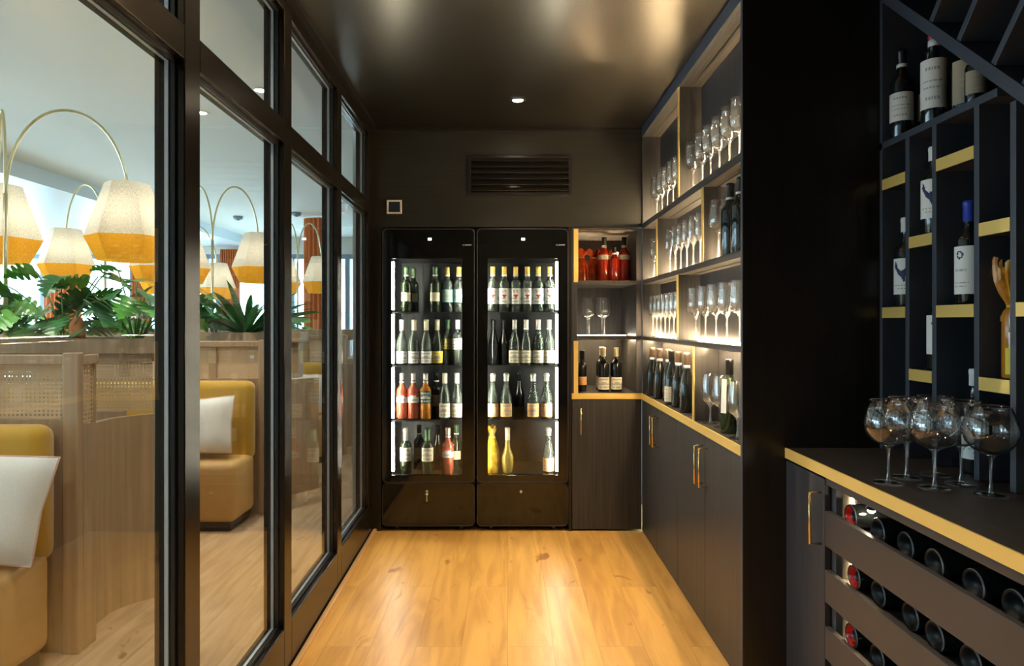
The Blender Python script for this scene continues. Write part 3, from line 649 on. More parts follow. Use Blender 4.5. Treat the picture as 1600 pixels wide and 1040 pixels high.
for px, y, nm in ((770, 4.43, 'leftmost'), (791, 4.43, 'second'), (833, 4.43, 'third'), (854, 4.43, 'rightmost')):
    fb('orange', px, .709, y, 'wire-caged bottle with orange label, %s on the third shelf of the right fridge' % nm, G2)
fb('plain', 811, .709, 4.56, 'plain dark bottle between the orange-labelled ones, right fridge', G2)
fb('bulb', 793, .346, 4.45, 'bulbous pale yellow bottle on the floor of the right fridge', G2)
fb('orange', 857, .346, 4.44, 'lone orange-labelled bottle on the floor of the right fridge', G2)
def wrapped(H=.30, mat='cello_y', flare=1.0, seed=1):
    rr = random.Random(seed); t = thing('wrapped_bottle', '', 'bottle')
    MB().lathe(BOT['bordeaux'](H*.93, .034), 24).build('glass_body', 'b_amber' if mat != 'cello_r' else 'b_red', t)
    prof = [(.040, .002), (.044, .03), (.043, H*.35), (.041, H*.55), (.030, H*.70), (.019, H*.80), (.024*flare, H*.88), (.040*flare, H*.97), (.052*flare, H*1.04)]
    n = 28; vs = []; fs = []
    for i, (r, z) in enumerate(prof):
        for k in range(n):
            a = 2*pi*k/n; q = r*(1+.10*sin(7*a+i*.5)+.05*rr.uniform(-1, 1)); vs.append((q*cos(a), q*sin(a), z+(.012*sin(5*a) if i > 6 else 0)))
    for i in range(len(prof)-1):
        for k in range(n):
            a, b = i*n+k, i*n+(k+1) % n; fs.append((a, b, b+n, a+n))
    MB().add(vs, fs, 0, True).build('cellophane_wrap', mat, t)
    MB().lathe([(.0205, H*.785), (.0225, H*.79), (.0225, H*.81), (.0205, H*.815)], 20).build('ribbon', 'cap_gold', t)
    return t
put('w_y', lambda: wrapped(.295, 'cello_y', .6, 3), ((769-VX)*4.44/F, 4.44, .3465), 'bottle wrapped in golden cellophane in the right fridge', group=G2)
# corner shelf bottles
GA = 'red bottles on the top corner shelf'
fb('redb', 944, 1.618, 4.47, 'tall red bottle with black cap, left one on the top corner shelf', GA)
fb('redb', 975, 1.618, 4.47, 'tall red bottle with black cap, right one on the top corner shelf', GA)
fb('redb2', 960, 1.618, 4.44, 'short red bottle between the two tall red ones', GA)
put('w_r', lambda: wrapped(.21, 'cello_r', 1.0, 5), ((927-VX)*4.55/F, 4.55, 1.6185), 'red cellophane wrapped bottle left of the tall red bottles', group=GA)
put('w_r', None, ((948-VX)*4.62/F, 4.62, 1.6185), 'red cellophane wrapped bottle behind the short red one', rz=1.1, group=GA)
put('w_r', None, ((970-VX)*4.62/F, 4.62, 1.6185), 'red cellophane wrapped bottle in the right corner behind the tall one', rz=2.1, group=GA)
put('w_r', None, (.501, 4.52, 1.6185), 'red cellophane wrapped bottle behind the brass edge of the top corner shelf', rz=.5, group=GA)
fb('twocream', 943, .8905, 4.42, 'black bottle with cream cap and label on the corner worktop, left of two', 'bottles on the corner worktop')
fb('twocream', 963, .8905, 4.42, 'black bottle with cream cap and label on the corner worktop, right of two', 'bottles on the corner worktop')
fb('twocream', 940, .8905, 4.53, 'cream-labelled black bottle hidden behind the left one on the corner worktop', 'bottles on the corner worktop')
B('orangelow', S['orangelow'], (.497, 4.44, .8905), 'small dark bottle with orange label at the left of the corner worktop', 0, 'bottles on the corner worktop')
# side worktop bottles
GS = 'dark bottles on the side worktop'
for key, x, y, lb in (('sideblack', .908, 4.17, 'hindmost of the row in the corner'), ('sideblack', .914, 4.00, 'second from the corner'), ('sideblack', .945, 3.90, 'third from the corner, against the back'),
                      ('sidelab', .916, 3.72, 'with a cream label'), ('sideblack', .925, 3.60, 'just before the labelled one'), ('sideblack', .942, 3.50, 'near the wall, second from the divider'), ('sideblack', .915, 3.395, 'next to the brass divider')):
    B(key, S[key], (x, y, .8905), 'dark wine bottle on the side worktop, '+lb, -1.2 if key != 'sidelab' else -1.35, GS)
B('tagged', S['tagged'], (.922, 2.765, .8905), 'dark green bottle with long white tag among the tasting glasses', -.9)
B('blueband', S['blueband'], (.925, 2.765, 1.6195), 'dark bottle with white neck band beside the wide glass, second shelf', -.9, 'dark bottles on the second shelf')
B('blueband', S['blueband'], (.925, 2.645, 1.6195), 'dark bottle with white neck band nearest the tall panel, second shelf', -.9, 'dark bottles on the second shelf')
# ------------------------------------------------------------------ near rack and counter
RX = 1.362
r = thing('lattice_wine_rack', 'slate black wine rack with upright boards, brass shelf edges and diagonal bars', 'wine rack', (RX, 2.1, .89))
ro = (RX, 2.1, .89)
def rb(name, mat, x0, x1, y0, y1, z0, z1, par=r, bevel=.001):
    return box(name, mat, par, x0-ro[0], x1-ro[0], y0-ro[1], y1-ro[1], z0-ro[2], z1-ro[2], bevel=bevel)
rb('back_panel', 'blackwood', 1.735, 1.75, 1.20, 2.436, .891, ZC-.002)
posts = [(2.427, ZC-.002), (2.27, 1.978), (2.127, 1.978), (1.935, 1.978), (1.795, 1.945), (1.62, 1.79)]
for y, zt in posts:
    rb('upright', 'slate', RX, 1.733, y-.012+(.004 if y > 2.4 else 0), y+.009, .891, zt)
rb('shelf_board', 'slate', RX, 1.733, 1.852, 2.436, 1.978, 2.002)
bays = [(2.279, 2.419, (1.403, 1.866)), (2.136, 2.258, (1.192, 1.6375)), (1.944, 2.115, (1.403, 1.866)), (1.804, 1.923, (1.192, 1.635)), (1.629, 1.783, (1.403,))]
for a, b, zs in bays:
    for z in zs:
        sh = rb('shelf', 'slate', RX+.004, 1.733, a, b, z-.037, z-.001, bevel=0)
        box('brass_edge', 'brass', sh, -.001, .0035, a-ro[1], b-ro[1], z-.038-ro[2], z-ro[2])
def bar(y0, z0, y1, z1, w, name):
    d = Vector((y1-y0, z1-z0)).normalized()*w/2; n = (-d.y, d.x)
    poly = [(y0+n[0], z0+n[1]), (y1+n[0], z1+n[1]), (y1-n[0], z1-n[1]), (y0-n[0], z0-n[1])]
    m = MB(); m.extr([(a-ro[1], b-ro[2]) for a, b in poly], 'x', 0, .371); m.build(name, 'slate', r, .001)
bar(2.43, 2.545, 1.70, 1.897, .036, 'diagonal_board')
for y0 in (2.15, 2.02, 1.876, 1.765):
    z0 = 1.966+(y0-1.777)*.887+.018; zt = ZC-.012; bar(y0-.008, z0+.002, y0-(zt-z0)/1.15, zt, .022, 'diagonal_slat')
GU = 'bottles on the upper rack shelf'
for key, x, y, lb in (('whiteup', 1.405, 2.372, 'white-labelled dark bottle at the left of the upper rack shelf'), ('tanup', 1.49, 2.345, 'tan-labelled dark bottle set back on the upper rack shelf'), ('redup', 1.412, 2.205, 'red-capped bottle with tall white label on the upper rack shelf')):
    B(key, S[key], (x, y, 2.0025), lb, -.72, GU)
B('tanshort', S['tanshort'], (1.46, 2.125, 2.0025), 'shorter dark bottle with tan label under the diagonal board', -.2, GU)
B('tiny', S['tiny'], (1.43, 2.035, 2.0025), 'small dark bottle deepest under the diagonal board', -.2, GU)
GR = 'bottles standing in the rack bays'
B('bird', S['bird'], (1.410, 2.355, 1.4035), 'bottle with white bird label in the leftmost rack bay', -.8, GR)
B('birdblue', S['birdblue'], (1.410, 2.200, 1.638), 'bottle with white bird label, higher one in the second rack bay', -.8, GR)
B('birdblue', S['birdblue'], (1.420, 2.190, 1.1925), 'bottle with white label, lower one in the second rack bay', -.3, GR)
B('ring', S['ring'], (1.418, 2.045, 1.4035), 'blue-capped bottle with navy ring on white label in the third rack bay', -1.05, GR)
B('bird', S['bird'], (1.43, 2.035, .891), 'bottle standing on the counter behind the balloon glasses', -.3, GR)
def fan_wrapped():
    rr = random.Random(4); t = thing('wrapped_bottle', '', 'bottle'); H = .285
    MB().lathe(BOT['bordeaux'](H, .035), 24).build('glass_body', 'b_amber', t)
    label_mesh(.0356, .012, .085, 'fine').build('label', ['l_yellow', 'l_grey', 'l_red', 'l_ink', 'l_teal'], t)
    prof = [(.0365, .16), (.034, .175), (.027, .19), (.021, .20), (.026, .215), (.037, .24), (.047, .27), (.053, .30), (.056, .325)]
    n = 56; vs = []; fs = []
    for i, (r, z) in enumerate(prof):
        for k in range(n):
            a = 2*pi*k/n; q = r*(1+(.05+.016*i)*sin(14*a)*.8+.03*rr.uniform(-1, 1)); q = min(q, .057)
            vs.append((q*cos(a), q*sin(a), z+(.012*sin(5*a)+.008*sin(9*a) if i > 6 else 0)))
    for i in range(len(prof)-1):
        for k in range(n):
            c0, c1 = i*n+k, i*n+(k+1) % n; fs.append((c0, c1, c1+n, c0+n))
    MB().add(vs, fs, 0, False).build('cellophane_fan', 'cello_o', t)
    MB().lathe([(.0205, .196), (.0235, .198), (.0235, .205), (.0205, .207)], 20).build('ribbon', 'cap_gold', t)
    MB().tube([(-.022, -.012, .20), (-.034, -.02, .17), (-.036, -.024, .13)], .0035, 6).build('ribbon_tail', 'cap_silver', t)
    return t
put('w_o', fan_wrapped, (1.425, 1.863, 1.1925), 'orange cellophane wrapped bottle in the fourth rack bay')
# counter
wt = thing('worktop', 'dark near counter top with wide brass front edge under the balloon glasses', 'worktop', (1.017, 1.66, .855))
MB().box(.004, .735, -.96, .776, 0, .035).build('slab', 'worktop', wt, .001)
MB().box(-.002, .004, -.96, .776, -.001, .0355).build('brass_edge', 'brass', wt)
NC = thing('bottle_cabinet', 'near lower cabinet with a dark door and slatted bottle racks', 'cabinet', (1.017, 1.66, 0)); no = (1.017, 1.66, 0)
def nb(name, mat, x0, x1, y0, y1, z0, z1, par=NC, bevel=.0015):
    return box(name, mat, par, x0-no[0], x1-no[0], y0-no[1], y1-no[1], z0-no[2], z1-no[2], bevel=bevel)
d = nb('door', 'wood_n', 1.019, 1.039, 2.139, 2.434, .012, .845); handle_x(d, 2.158-no[1]+.006, .63, .797, .002)
nb('end_board', 'wood', 1.042, 1.46, 2.130, 2.150, .02, .845); nb('stile', 'slate', 1.040, 1.062, 2.108, 2.1295, .02, .845)
nb('back_board', 'wood', 1.46, 1.475, .72, 2.434, .02, .845); nb('top_rail', 'slat', 1.022, 1.04, .72, 2.137, .828, .853)
for z1, z0 in ((.745, .633), (.556, .453), (.375, .273), (.195, .09)): nb('slat', 'slat', 1.019, 1.038, .72, 2.137, z0, z1)
for z in (.715, .537, .352, .17): nb('cradle_shelf', 'wood_h', 1.041, 1.458, .72, 2.107, z-.012, z, bevel=0)
nb('led_strip', 'led_c', 1.10, 1.106, 2.124, 2.1295, .10, .80, bevel=0)
dl = thing('cabinet_spotlight', 'tiny glowing spotlight under the near counter above the first lying bottle', 'spotlight', (1.085, 1.985, .8535))
MB().lathe([(0, 0), (.008, 0), (.008, -.052), (.015, -.055), (.015, -.062), (.012, -.062)], 16).build('housing', 'black', dl); MB().lathe([(.012, -.0615), (.010, -.068), (.005, -.072), (0, -.073)], 16).build('lens', 'lens', dl)
def lying(first):
    def mk():
        t = thing('lying_wine_bottle', '', 'bottle')
        H, R = .30, .0375
        pr = BOT['bordeaux'](H, R)[2:]
        m = MB().lathe([(.0, .020), (.012, .018), (.017, .014)], 28, axis='x', mi=1); m.lathe([(.017, .014), (.022, .010), (.027, .003), (.030, .001)], 28, axis='x'); m.lathe([(.030, .001), (.0347, 0)], 28, axis='x', mi=1); m.build('punt', ['redwine' if first else 'punt', 'punt'], t)
        MB().lathe([(.0347, 0), (.0358, .0008), (.0366, .003)], 28, axis='x').build('base_rim', 'rim', t)
        MB().lathe([(.0366, .003), (R, .008)]+pr[2:], 28, axis='x').build('glass_body', 'b_dark', t)
        MB().lathe([(.0158, .80*H), (.0162, .95*H), (.0172, .955*H), (.0172, .985*H), (.015, H+.001), (0, H+.0015)], 20, axis='x').build('capsule', 'cap_black', t)
        return t
    return mk
O7 = ['farthest, with painted ruby glow', 'second from the far end', 'third from the far end', 'fourth from the far end', 'fifth from the far end', 'sixth from the far end', 'seventh from the far end']
for zc, ys, nm in ((.753, (2.045, 1.903, 1.777, 1.645, 1.512, 1.394, 1.28), 'top'), (.575, (2.025, 1.90, 1.755, 1.643, 1.52, 1.40), 'middle'), (.390, (2.04, 1.905, 1.78, 1.65), 'bottom')):
    for i, y in enumerate(ys):
        put('ly0' if i == 0 else 'ly', lying(i == 0), (1.052+.012*((i*37) % 3)/3, y, zc), 'dark bottle lying base-out, %s rack row, %s' % (nm, O7[i]), group='bottles lying in the slatted cabinet')
# ------------------------------------------------------------------ downlights in the wine room
def spot(loc, e, col=(1, .80, .56), ang=120, par=None, blend=.7, rad=.03):
    L = bpy.data.lights.new('spot', 'SPOT'); L.energy = e; L.color = col; L.spot_size = radians(ang); L.spot_blend = blend; L.shadow_soft_size = rad
    o = bpy.data.objects.new('lamp_light', L); COL.objects.link(o); o.location = loc
    if par: o.parent = par
    return o
def downlight(x, y, z, label, e, lens='lens', col=(1, .80, .56), ang=120):
    t = thing('ceiling_downlight', label, 'downlight', (x, y, z), 0)
    MB().lathe([(.030, -.001), (.045, -.001), (.048, -.004), (.045, -.007), (.034, -.006), (.030, -.001)], 28).build('trim_ring', 'black' if lens == 'lens' else 'white', t)
    MB().lathe([(0, -.004), (.029, -.003), (.030, -.0008)], 24).build('lens', lens, t)
    if e: spot((0, 0, -.012), e, col, ang, t, 1.0)
    return t
DE = 72
downlight(.058, 3.76, ZC, 'glowing downlight in the dark ceiling before the wine fridges', DE, ang=98)
downlight(.058, 2.35, ZC, 'second ceiling downlight, above the middle of the oak floor', DE, ang=98)
downlight(.058, .95, ZC, 'third ceiling downlight, close overhead', DE, ang=98)
downlight(.70, .2, ZC, 'ceiling downlight before the near counter', DE*.5)
# ------------------------------------------------------------------ restaurant shell
ZR = 2.72; XF = -8.5; YF = 10.8
struct(box('floor', 'floor_pale', None, XF, -.885, -2, YF, -.05, -.0))
struct(box('ceiling', 'ceil_w', None, XF, -.97, -2, YF, ZR, ZR+.05))
struct(box('soffit_trim', 'soffit', None, XF, -4.17, -2, YF, 2.58, ZR)).name = 'trim_5'
struct(box('wall_near', 'wall_w', None, XF, -.95, -2.05, -2, 0, ZR))
struct(box('wall_side', 'wall_w', None, -1.0, -.97, YB, YF, 0, ZR))
struct(MB().box(XF, -.97, YF, YF+.1, 0, .05).box(XF, -.97, YF, YF+.1, 2.45, ZR).build('wall_far', 'wall_w'))
struct(MB().box(XF-.1, XF, -2, YF, 0, .05).box(XF-.1, XF, -2, YF, 2.45, ZR).box(XF-.1, XF, -2, -1, .25, 2.45).build('wall_window_side', 'wall_w'))
wn = 7
xs = [-8.4, -7.55, -7.2, -6.1, -5.9, -4.9, -4.7, -3.7, -3.5, -2.6, -1.92, -1.02]  # last bay is unseen, added to bring daylight into the aisle
for i in range(11):
    a, b = xs[i], xs[i+1]
    w = bpy.data.objects.new('window_%d' % (wn+i), None); COL.objects.link(w); struct(w)
    MB().box(b-.035, b+.035, YF+.0, YF+.08, .05, 2.45).box(a, b, YF+.01, YF+.07, .05, .10).box(a, b, YF+.01, YF+.07, 2.38, 2.45).build('frame', 'winf', w)
    box('glass_pane', 'pane', w, a+.01, b-.03, YF+.03, YF+.036, .10, 2.38)
for i in range(8):
    y = -1+i*1.475; w = bpy.data.objects.new('window_%d' % (wn+11+i), None); COL.objects.link(w); struct(w)
    MB().box(XF-.08, XF, y-.04, y+.04, .05, 2.45).box(XF-.07, XF-.01, y+.04, y+1.435, .05, .10).box(XF-.07, XF-.01, y+.04, y+1.435, 2.38, 2.45).build('frame', 'winf', w)
def portal(loc, rot, sx, sy):
    L = bpy.data.lights.new('daylight_portal', 'AREA'); L.shape = 'RECTANGLE'; L.size = sx; L.size_y = sy; L.cycles.is_portal = True
    o = bpy.data.objects.new('daylight_portal', L); COL.objects.link(o); o.location = loc; o.rotation_euler = rot
portal((XF-.12, 4.9, 1.35), (0, -pi/2, 0), 2.4, 11.8)
portal((-4.75, YF+.12, 1.35), (-pi/2, 0, 0), 7.5, 2.4)
# ------------------------------------------------------------------ booths
def poly_wall(mb, pts, th, z0, z1, mi=0):
    L, Rr = [], []
    for i, p in enumerate(pts):
        a = Vector(pts[max(i-1, 0)]); b = Vector(pts[min(i+1, len(pts)-1)]); d = (b-a).normalized(); n = Vector((-d.y, d.x))*th/2
        L.append((p[0]+n.x, p[1]+n.y)); Rr.append((p[0]-n.x, p[1]-n.y))
    return mb.extr(L+Rr[::-1], 'z', z0, z1, mi) if False else _pw(mb, L, Rr, z0, z1, mi)
def _pw(mb, L, Rr, z0, z1, mi):
    n = len(L); vs = [(x, y, z) for z in (z0, z1) for P in (L, Rr) for x, y in P]; fs = []
    for i in range(n-1):
        fs += [(i, i+1, 2*n+i+1, 2*n+i), (n+i, 3*n+i, 3*n+i+1, n+i+1), (i, n+i, n+i+1, i+1), (2*n+i, 2*n+i+1, 3*n+i+1, 3*n+i)]
    fs += [(0, 2*n, 3*n, n), (n-1, 2*n-1, 4*n-1, 3*n-1)]
    return mb.add(vs, fs, mi)
def smooth(pts, k=6):
    out = []
    P = [Vector(p) for p in pts]; P = [P[0]]+P+[P[-1]]
    for i in range(1, len(P)-2):
        for j in range(k):
            t = j/k; a, b, c, d = P[i-1], P[i], P[i+1], P[i+2]
            out.append(tuple(.5*((2*b)+(c-a)*t+(2*a-5*b+4*c-d)*t*t+(3*b-3*c+d-a)*t**3)))
    out.append(tuple(P[-2])); return out
def soft_box(x0, x1, y0, y1, z0, z1, r=.04, name='', mat='', par=None):
    o = MB().box(x0, x1, y0, y1, z0, z1).build(name, mat, par, r, 4)
    for p in o.data.polygons: p.use_smooth = True
    return o
XE = -4.6
where = ['in the nearest booth', 'in the middle booth', 'in the farthest booth']
def booth(k):
    Y = (2.75, 4.72, 6.80)[k]; xp = (-1.75, -1.69, -1.66)[k]
    sgn = where[k]
    # bench that looks towards the wine room camera
    b = thing('banquette_bench', 'tan banquette seat with mustard velvet back %s' % sgn, 'bench', (xp, Y, 0), 0, 'banquette benches in the booths')
    soft_box(XE-xp, -.06, -.70 if k == 0 else -.46, -.10, .06, .445, .045, 'seat', 'leather', b)
    bk = soft_box(XE-xp, -.062, -.175, -.052, .40, .945, .055, 'backrest', 'velvet', b)
    box('plinth', 'black', b, XE-xp, -.10, -.42 if k else -.62, -.12, 0, .06)
    # cane screen and its post
    c = thing('cane_screen', 'pale wood and woven cane screen with end post %s' % sgn, 'screen', (xp, Y, 0), 0, 'cane screens behind the benches')
    box('end_post', 'boothwood', c, -.06, .005, -.045, -.010, 0, 1.225, bevel=.004)
    box('end_panel', 'boothwood', c, -.015, .005, -.010, .075, 0, .93, bevel=.002)
    box('side_cane', 'cane', c, -.003, .0, -.010, .06, .93, 1.175); box('side_post', 'boothwood', c, -.015, .005, .06, .075, .93, 1.175)
    box('side_rail', 'boothwood', c, -.02, .01, -.010, .085, 1.175, 1.215, bevel=.004)
    box('top_rail', 'boothwood', c, XE-xp, -.06, -.03, .03, 1.175, 1.215, bevel=.004)
    box('lower_panel', 'boothwood', c, XE-xp, -.06, -.028, .028, 0, .952)
    for q in range(5): box('upright', 'boothwood', c, -.42-q*.62, -.37-q*.62, -.02, .02, .952, 1.175)
    box('cane_panel', 'cane', c, XE-xp, -.06, -.003, .0, .952, 1.175)
    # curved panel, planter and second cane run
    d = thing('booth_divider', 'curved pale oak booth divider topped by cane and planter %s' % sgn, 'divider', (xp, Y, 0), 0, 'curved dividers between the booths')
    q = smooth([(xp-.03, Y+.09), (xp-.085, Y+.15), (xp-.107, Y+.24), (xp-.094, Y+.40), (xp+.05, Y+.58), (xp+.14, Y+.71)])
    o = poly_wall(MB(), [(x-xp, y-Y) for x, y in q], .035, 0, .90).build('curved_panel', 'boothwood', d)
    for p in o.data.polygons: p.use_smooth = False
    box('straight_panel', 'boothwood', d, XE-xp, -.19, .60, .64, 0, .90)
    box('cane_panel', 'cane', d, XE-xp, -.06, .642, .645, .90, 1.175); 
    box('cane_rail', 'boothwood', d, XE-xp, -.05, .62, .665, 1.15, 1.19, bevel=.003)
    m = MB().box(XE-xp, .03, .60, .625, 1.19, 1.268).box(XE-xp, .03, .80, .825, 1.19, 1.268).box(XE-xp, .03, .625, .80, 1.185, 1.20).box(.005, .03, .625, .80, 1.19, 1.268).box(XE-xp, XE-xp+.02, .625, .80, 1.2, 1.268)
    m.build('planter_box', 'boothwood', d, .003); box('soil', 'soil', d, XE-xp+.02, .005, .625, .80, 1.20, 1.245)
    box('planter_leg', 'boothwood', d, -.05, .0, .66, .78, .90, 1.185)
    b2 = thing('banquette_bench', 'tan bench facing away behind the curved divider %s' % sgn, 'bench', (xp, Y+.85, 0), 0, 'banquette benches in the booths')
    soft_box(XE-xp, -.065, .01, .27, .05, .445, .04, 'seat', 'leather', b2)
    box('plinth', 'black', b2, XE-xp, -.12, -.02, .22, 0, .05)
def pillow(loc, rot, w, h, label):
    n = 12; vs = []; fs = []
    for s_ in (1, -1):
        for i in range(n+1):
            for j in range(n+1):
                u, v_ = i/n*2-1, j/n*2-1
                pin = 1-.07*(abs(u)**2*(1-v_*v_)*0+(1-abs(u))*(abs(v_)**6)+(1-abs(v_))*(abs(u)**6))
                t = .065*((1-u**4)*(1-v_**4))**.7
                vs.append((u*w/2*pin, s_*t, v_*h/2*pin))
    for s_ in (0, 1):
        o = s_*(n+1)**2
        for i in range(n):
            for j in range(n):
                a = o+i*(n+1)+j; f = (a, a+1, a+n+2, a+n+1); fs.append(f if s_ else f[::-1])
    t = thing('throw_pillow', label, 'cushion', loc, 0, 'white pillows on the booth seats'); t.rotation_euler = rot
    MB().add(vs, fs, 0, True).build('cover', 'linen', t)
    ed = []
    for i in range(n+1): ed.append(vs[i*(n+1)])
    for j in range(1, n+1): ed.append(vs[n*(n+1)+j])
    for i in range(n-1, -1, -1): ed.append(vs[i*(n+1)+n])
    for j in range(n-1, 0, -1): ed.append(vs[j])
    ed.append(ed[0]); MB().tube(ed, .004, 6, cap=False).build('piping', 'piping', t)
for k in range(3): booth(k)
pillow((-1.955, 2.47, .665), (radians(-16), radians(7), radians(10)), .44, .40, 'large white pillow with pink piping leaning in the nearest booth')
pillow((-2.03, 4.44, .66), (radians(-14), radians(-4), radians(-6)), .42, .38, 'white pillow leaning in the middle booth')
pillow((-1.99, 6.52, .66), (radians(-14), radians(4), radians(6)), .42, .38, 'white pillow leaning in the farthest booth')
# ------------------------------------------------------------------ arc lamps
def arc_lamp(px, py, zbase, shades, label):
    t = thing('arc_lamp', label, 'lamp', (px, py, zbase), 0, 'twin-arm arc lamps rising from the planters')
    MB().lathe([(0, 0), (.05, 0), (.05, .01), (.012, .02), (0, .02)], 20).build('base', 'lampbrass', t)
    zt = 2.02
    MB().tube([(0, 0, .01), (0, 0, (zt-zbase)*.5), (0, 0, zt-zbase)], .011, 10).build('pole', 'lampbrass', t)
    for sx, sy, sz in shades:
        dx, dy = sx-px, sy-py; top = sz+.005
        ctrl = []
        for i in range(29):
            a = i/28; c0, c1, c2, c3 = (1-a)**3, 3*a*(1-a)**2, 3*a*a*(1-a), a**3
            q = c1*.02+c2*.86+c3; zz = c0*(zt-.02)+c1*2.60+c2*2.64+c3*top
            ctrl.append((dx*q, dy*q, zz-zbase))
        MB().tube(ctrl, .008, 8).build('arm', 'lampbrass', t)
        sh = bpy.data.objects.new('shade', None); COL.objects.link(sh); sh.parent = t; sh.location = (dx, dy, sz-zbase); sh.rotation_euler[2] = .35
        n = 6
        def ring(r0, z0, r1, z1, nm, mt):
            m = MB(); vs = []
            for rr_, z in ((r0, z0), (r1, z1)):
                for k in range(n):
                    a = 2*pi*k/n; vs.append((rr_*cos(a), rr_*sin(a), z))
            m.add(vs, [(k, (k+1) % n, (k+1) % n+n, k+n) for k in range(n)]); m.build(nm, mt, sh)
        ring(.112, 0, .212, -.295, 'ivory_panel', 'ivory'); ring(.212, -.295, .148, -.425, 'amber_band', 'amberf')
        ring(.112, 0, .0, .002, 'top_cap', 'ivory')
        MB().lathe([(0, -.13), (.014, -.135), (.018, -.16), (.034, -.21), (.036, -.235), (.025, -.262), (0, -.27)], 16).build('bulb', 'bulb', sh)
        MB().tube([(0, 0, .01), (0, 0, -.14)], .006, 6).build('cord', 'lampbrass', sh)
    return t
arc_lamp(-2.61, 3.46, 1.246, [(-2.09, 3.66, 2.11), (-2.80, 3.66, 2.10)], 'twin brass arc lamp in the nearest planter with big faceted shades')
arc_lamp(-2.416, 5.45, 1.246, [(-2.14, 5.71, 2.11), (-2.75, 5.65, 2.10)], 'twin brass arc lamp in the middle planter')
arc_lamp(-2.365, 7.50, 1.246, [(-2.17, 7.76, 2.11), (-2.62, 7.74, 2.10)], 'twin brass arc lamp in the farthest planter')
arc_lamp(-3.3, 5.46, 1.246, [(-3.66, 5.52, 2.12), (-2.96, 5.62, 2.11)], 'twin brass arc lamp towards the windows above the middle planter')
arc_lamp(-3.75, 7.50, 1.246, [(-4.05, 7.76, 2.10), (-3.45, 7.9, 2.05)], 'twin brass arc lamp towards the windows above the farthest planter')
# ------------------------------------------------------------------ plants
def monstera(loc, label, seed, nl=15, spread=.24, hgt=.26, strap=False, sz=(.11, .17)):
    rr = random.Random(seed); t = thing('monstera_plant' if not strap else 'peace_lily_plant', label, 'plant', loc, 0, 'green plants in the planters')
    lv = MB(); st = MB()
    for i in range(nl):
        a = i*2.39996+rr.uniform(-.4, .4); u = rr.uniform(.35, 1)
        tip = Vector((cos(a)*spread*u, sin(a)*spread*.55*u, hgt*rr.uniform(.18, 1.0)*(1.12-.35*u)))
        base = Vector((cos(a)*.015, sin(a)*.015, 0)); mid = (base+tip)/2+Vector((0, 0, .05))
        pts = [base, base.lerp(mid, .6)+Vector((0, 0, .015)), mid, tip.lerp(mid, .4)+Vector((0, 0, .01)), tip]
        L = rr.uniform(*sz)*(1 if not strap else 1.5)
        out = Vector((cos(a+rr.uniform(-.5, .5)), sin(a+rr.uniform(-.5, .5))*.8, rr.uniform(-.55, .25) if not strap else rr.uniform(.1, .9))).normalized()
        side = out.cross(Vector((0, 0, 1))).normalized(); nrm = side.cross(out).normalized()
        tilt = rr.uniform(-.7, .7); side = (side*cos(tilt)+nrm*sin(tilt)).normalized(); nrm = side.cross(out).normalized()
        if strap:
            n = 8; b0 = base; vs = []; fs = []
            for j in range(n+1):
                s_ = j/n; w = .028*sin(pi*min(1, .12+s_*.88))**.8; c_ = base+out*(L*1.6*s_)+Vector((0, 0, .16*s_-.18*s_*s_))
                vs += [c_-side*w, c_-nrm*.006, c_+side*w]
            for j in range(n):
                for q in (0, 1): fs.append((3*j+q, 3*j+q+1, 3*j+q+4, 3*j+q+3))
            lv.add(vs, fs, 0 if rr.random() < .8 else 1, True); continue
        st.tube(pts, .0035, 6)
        # heart shaped leaf with cut margins: outline points, midrib fan
        out_pts = []
        N = 22
        for sgn in (1, -1):
            seq = []
            for j in range(N+1):
                s_ = j/N; w = (sin(pi*s_**.72)**.75)*.52 if 0 < s_ < 1 else 0
                cut = 1.0 if (j % 4) < 3 or j < 4 or j > N-3 else .42
                ln = s_*1.0-.13*(1-s_)*sin(pi*min(1, s_*3))*1.0
                seq.append((ln, sgn*w*cut))
            out_pts.append(seq)
        mi = 0 if rr.random() < .72 else 1
        for seq in out_pts:
            vs = []; fs = []
            for j, (ln, w) in enumerate(seq):
                ml = j/N
                drop = -.28*ml*ml
                vs.append(tip+out*L*ml+nrm*L*(drop)); vs.append(tip+out*L*ln+side*L*w+nrm*L*(drop+.30*abs(w)-.5*w*w))
            for j in range(N): fs.append((2*j, 2*j+1, 2*j+3, 2*j+2))
            lv.add(vs, fs, mi, True)
    lv.build('foliage', ['leaf', 'leaf2'], t)
    if st.v: st.build('stems', 'stalk', t)
    return t
zp = 1.246
monstera((-2.30, 3.46, zp), 'monstera with dark split leaves at the left of the nearest planter', 11, 17, .30, .44, sz=(.13, .19))
monstera((-1.93, 3.46, zp), 'bright green monstera at the right end of the nearest planter', 5, 22, .27, .40, sz=(.13, .19))
monstera((-2.72, 3.46, zp), 'monstera partly cut off at the left edge, nearest planter', 8, 14, .24, .3, sz=(.12, .18))
monstera((-2.62, 5.43, zp), 'low monstera beside the lamp pole in the middle planter', 21, 18, .3, .38, sz=(.15, .21))
monstera((-2.13, 5.43, zp), 'strap-leaved lily plant in the middle planter behind the second glass pane', 33, 44, .2, .4, strap=True, sz=(.17, .27))
monstera((-3.15, 5.43, zp), 'bushy monstera at the window side of the middle planter', 41, 14, .24, .24, sz=(.12, .17))
monstera((-2.50, 7.52, zp), 'monstera in the farthest planter', 55, 14, .22, .2, sz=(.12, .17))
v = thing('terracotta_vase', 'orange terracotta vase between monsteras in the nearest planter', 'vase', (-2.235, 3.46, zp))
MB().lathe([(0, 0), (.030, 0), (.036, .02), (.038, .07), (.034, .10), (.022, .118), (.024, .126), (.019, .126), (.018, .112), (0, .10)], 24).build('body', 'terra', v)
